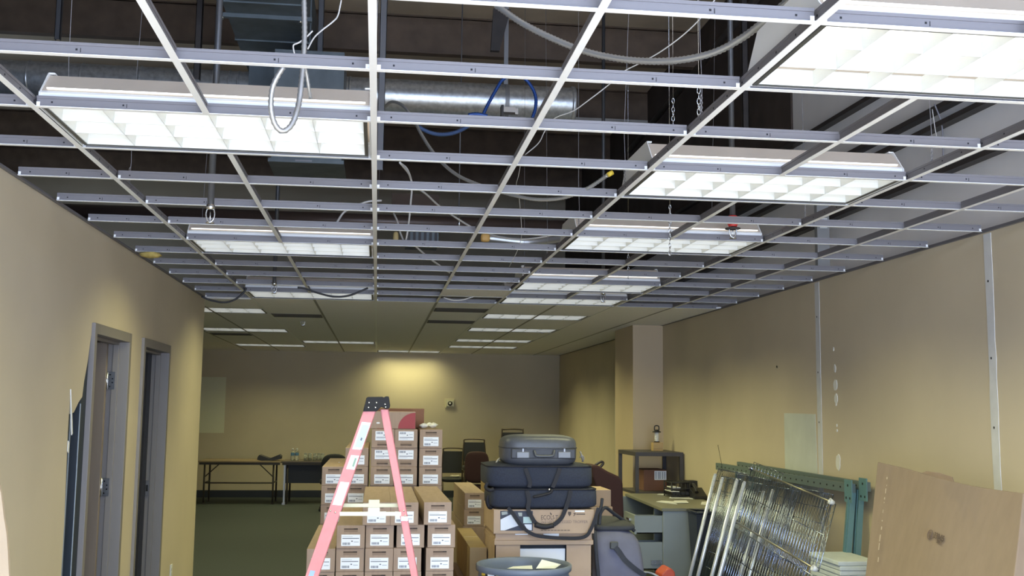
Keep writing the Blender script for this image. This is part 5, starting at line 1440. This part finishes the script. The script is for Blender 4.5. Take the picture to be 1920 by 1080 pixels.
# ------------------------------------------------------------------ big flat carton leaning at the right
big_m = mat('big_carton_board', (0.29, 0.218, 0.162, 1), 0.85, noise=0.05, scale=5, stretch=(4,4,0.4))
TL, TR = at(1645, 866, 6.3), at(1919, 926, 4.95)
BL = at(1619, 1100, 6.15); BRt = at(1898, 1100, 4.80)
def down(a_, b_):
    t = (0-a_.z)/(b_.z-a_.z); return a_+(b_-a_)*t
GL, GR = down(TL, BL), down(TR, BRt)
nrm = (TR-TL).cross(GL-TL).normalized()
if nrm.y < 0: nrm = -nrm
th = nrm*0.12
bigc = thing('flat_carton', 'big flat brown carton at the right, stamped with a round mark and number', 'carton', ((GL.x+GR.x)/2, (GL.y+GR.y)/2, 0))
m = MB()
def gp(s, t): # s across, t down
    return TL.lerp(TR, s).lerp(GL.lerp(GR, s), t)
ns, nt_ = 16, 12
G_ = [[gp(i/ns, j/nt_)+nrm*(0.006*math.sin(3.1*i/ns*3)+0.004*math.sin(5*j/nt_)) for i in range(ns+1)] for j in range(nt_+1)]
for i in range(ns+1):
    G_[0][i] = G_[0][i]+Vector((0,0,-0.012*math.sin(math.pi*i/ns)+0.006*math.sin(7*i/ns)))
F0 = [[m.bm.verts.new(v) for v in row] for row in G_]
F1 = [[m.bm.verts.new(v+th) for v in row] for row in G_]
for j in range(nt_):
    for i in range(ns):
        m.bm.faces.new((F0[j][i],F0[j+1][i],F0[j+1][i+1],F0[j][i+1])); m.bm.faces.new((F1[j][i],F1[j][i+1],F1[j+1][i+1],F1[j+1][i]))
for i in range(ns):
    m.bm.faces.new((F0[0][i],F0[0][i+1],F1[0][i+1],F1[0][i])); m.bm.faces.new((F0[nt_][i+1],F0[nt_][i],F1[nt_][i],F1[nt_][i+1]))
for j in range(nt_):
    m.bm.faces.new((F0[j][0],F1[j][0],F1[j+1][0],F0[j+1][0])); m.bm.faces.new((F0[j][ns],F0[j+1][ns],F1[j+1][ns],F1[j][ns]))
bb = m.build('carton_body', big_m, bigc, bevel=0.006)
# raised flap on the top edge
m = MB(); p_ = [gp(s, 0)+th*w_+Vector((0,0,z_)) for s, w_, z_ in ((0.28,0.45,-0.01),(0.52,0.45,-0.02),(0.49,0.6,0.012),(0.40,0.6,0.020),(0.31,0.6,0.014))]
m.prism(p_, nrm*0.006); m.build('torn_flap', kraft, bigc)
def on_big(s, t, w, h, name, mt, off=0.010):
    m = MB(); o_ = -nrm*off
    m.slab(gp(s,t)+o_, gp(s+w,t)+o_, gp(s+w,t+h)+o_, gp(s,t+h)+o_, -nrm*0.0008); return m
rnd = random.Random(8)
m = MB(); t = 0.055
while t < 0.42:
    h_ = rnd.uniform(0.004,0.03); w_ = rnd.uniform(0.002,0.008); s = 0.105+rnd.uniform(-.004,.004); o_ = -nrm*0.009
    m.slab(gp(s,t)+o_, gp(s+w_,t)+o_, gp(s+w_,t+h_)+o_, gp(s,t+h_)+o_, -nrm*0.0008); t += h_+rnd.uniform(0.005,0.03)
m.build('torn_paper', mat('torn_paper',(0.52,0.43,0.34,1),0.9), bigc, weld=False, label='pale torn line where tape was pulled off')
st = mat('stamp_ink', (0.10,0.07,0.055,1), 0.9)
ex = (TR-TL).normalized(); ey = (TL-GL).normalized()
import math as _m
def best(x, y):
    # point of the face under a given place
    d = ray(x, y).normalized(); bst = None
    for i in range(161):
        for j in range(161):
            p_ = gp(i/160, j/160); e_ = (p_-EYE).cross(d).length
            if bst is None or e_ < bst[0]: bst = (e_, i/160, j/160)
    return gp(bst[1], bst[2])-nrm*0.013
q = best(1747.5, 1004)
m = MB(); M_ = frame_m(q, ex, ey)
rx_, ry_ = 0.021, 0.025
m.tube([M_ @ Vector((rx_*math.cos(a), ry_*math.sin(a), 0)) for a in [2*math.pi*k/28 for k in range(29)]], 0.0022, 5, cap=False)
m.tube([M_ @ Vector((rx_*0.6*math.cos(a), ry_*0.6*math.sin(a), 0)) for a in [2*math.pi*k/20 for k in range(21)]], 0.0018, 5, cap=False)
m.tube([M_ @ Vector((-rx_*0.9, -0.006, 0)), M_ @ Vector((rx_*0.9, -0.006, 0))], 0.0018, 5)
m.build('round_stamp', mat('stamp_faded',(0.17,0.12,0.095,1),0.9), bigc, weld=False)
M_ = frame_m(best(1764, 1007.5), ex, ey) @ Matrix.Rotation(-0.06, 4, 'Z') @ Matrix.Diagonal((0.72,1,1,1))
text('330-05', 0.046, 'stamp_number', st, bigc, M_, 0.0004, 'CENTER', 0.001)
M_ = frame_m(best(1764, 1018.5), ex, ey) @ Matrix.Rotation(-0.06, 4, 'Z') @ Matrix.Diagonal((0.8,1,1,1))
text('2004-1', 0.022, 'stamp_number', st, bigc, M_, 0.0004, 'CENTER', 0.0006)
# cardboard sheet at the far left edge
y = 3.0; P = [at(*q_, y) for q_ in ((-60,880),(-4,900),(2,925),(7,970),(12,1000),(15,1040),(17,1085))]
P = [Vector((p.x, y, p.z)) for p in P]
m = MB(); m.prism(P+[Vector((P[-1].x+0.02, y, 0.0)), Vector((P[0].x, y, 0.0))], (0,0.012,0))
tag(m.build('cardboard_sheet', mat('pale_cardboard',(0.40,0.31,0.21,1),0.8,noise=0.05,scale=5)), 'pale torn cardboard sheet standing at the left edge near the camera', 'cardboard')

# ------------------------------------------------------------------ wall fittings
r = thing('wall_speaker', 'small square pale wall plate with a round dark dial on the back wall', 'wall plate', (1.385, BY-0.02, 1.70))
x0, x1 = at(834,748,BY).x, at(852.5,748,BY).x; z0, z1 = at(843,765,BY).z, at(843,748,BY).z
m = MB(); m.box(x0, x1, BY-0.02, BY, z0, z1); m.build('plate', mat('plate_beige',(0.55,0.50,0.34,1),0.6), r, bevel=0.004)
m = MB(); m.box(x0+0.03, x1-0.02, BY-0.045, BY-0.02, z0+0.03, z1-0.03); m.build('housing', mat('plate_pale',(0.62,0.58,0.45,1),0.5), r, bevel=0.004)
m = MB(); c = ((x0+x1)/2+0.005, BY-0.045, (z0+z1)/2); m.lathe([(0,0.004),(0.045,0.004),(0.045,0.0)], c, 20, 0, (0,-1,0)); m.lathe([(0,0.007),(0.018,0.006),(0.018,0.004)], c, 16, 1, (0,-1,0)); m.build('dial', [mat('dial_dark',(0.05,0.045,0.03,1),0.5), paper], r, weld=False)
r = thing('outlet_plate', 'white outlet plate low on the left wall near its far corner', 'outlet', (LX, 9.63, 0.20))
m = MB(); m.box(LX, LX+0.008, 9.595, 9.668, 0.20, 0.315); m.build('plate', paper, r, bevel=0.002)
m = MB()
for z in (0.235, 0.275): m.box(LX+0.008, LX+0.0095, 9.615, 9.648, z-0.012, z+0.012)
m.build('sockets', mat('socket_grey',(0.5,0.5,0.48,1),0.5), r, weld=False)
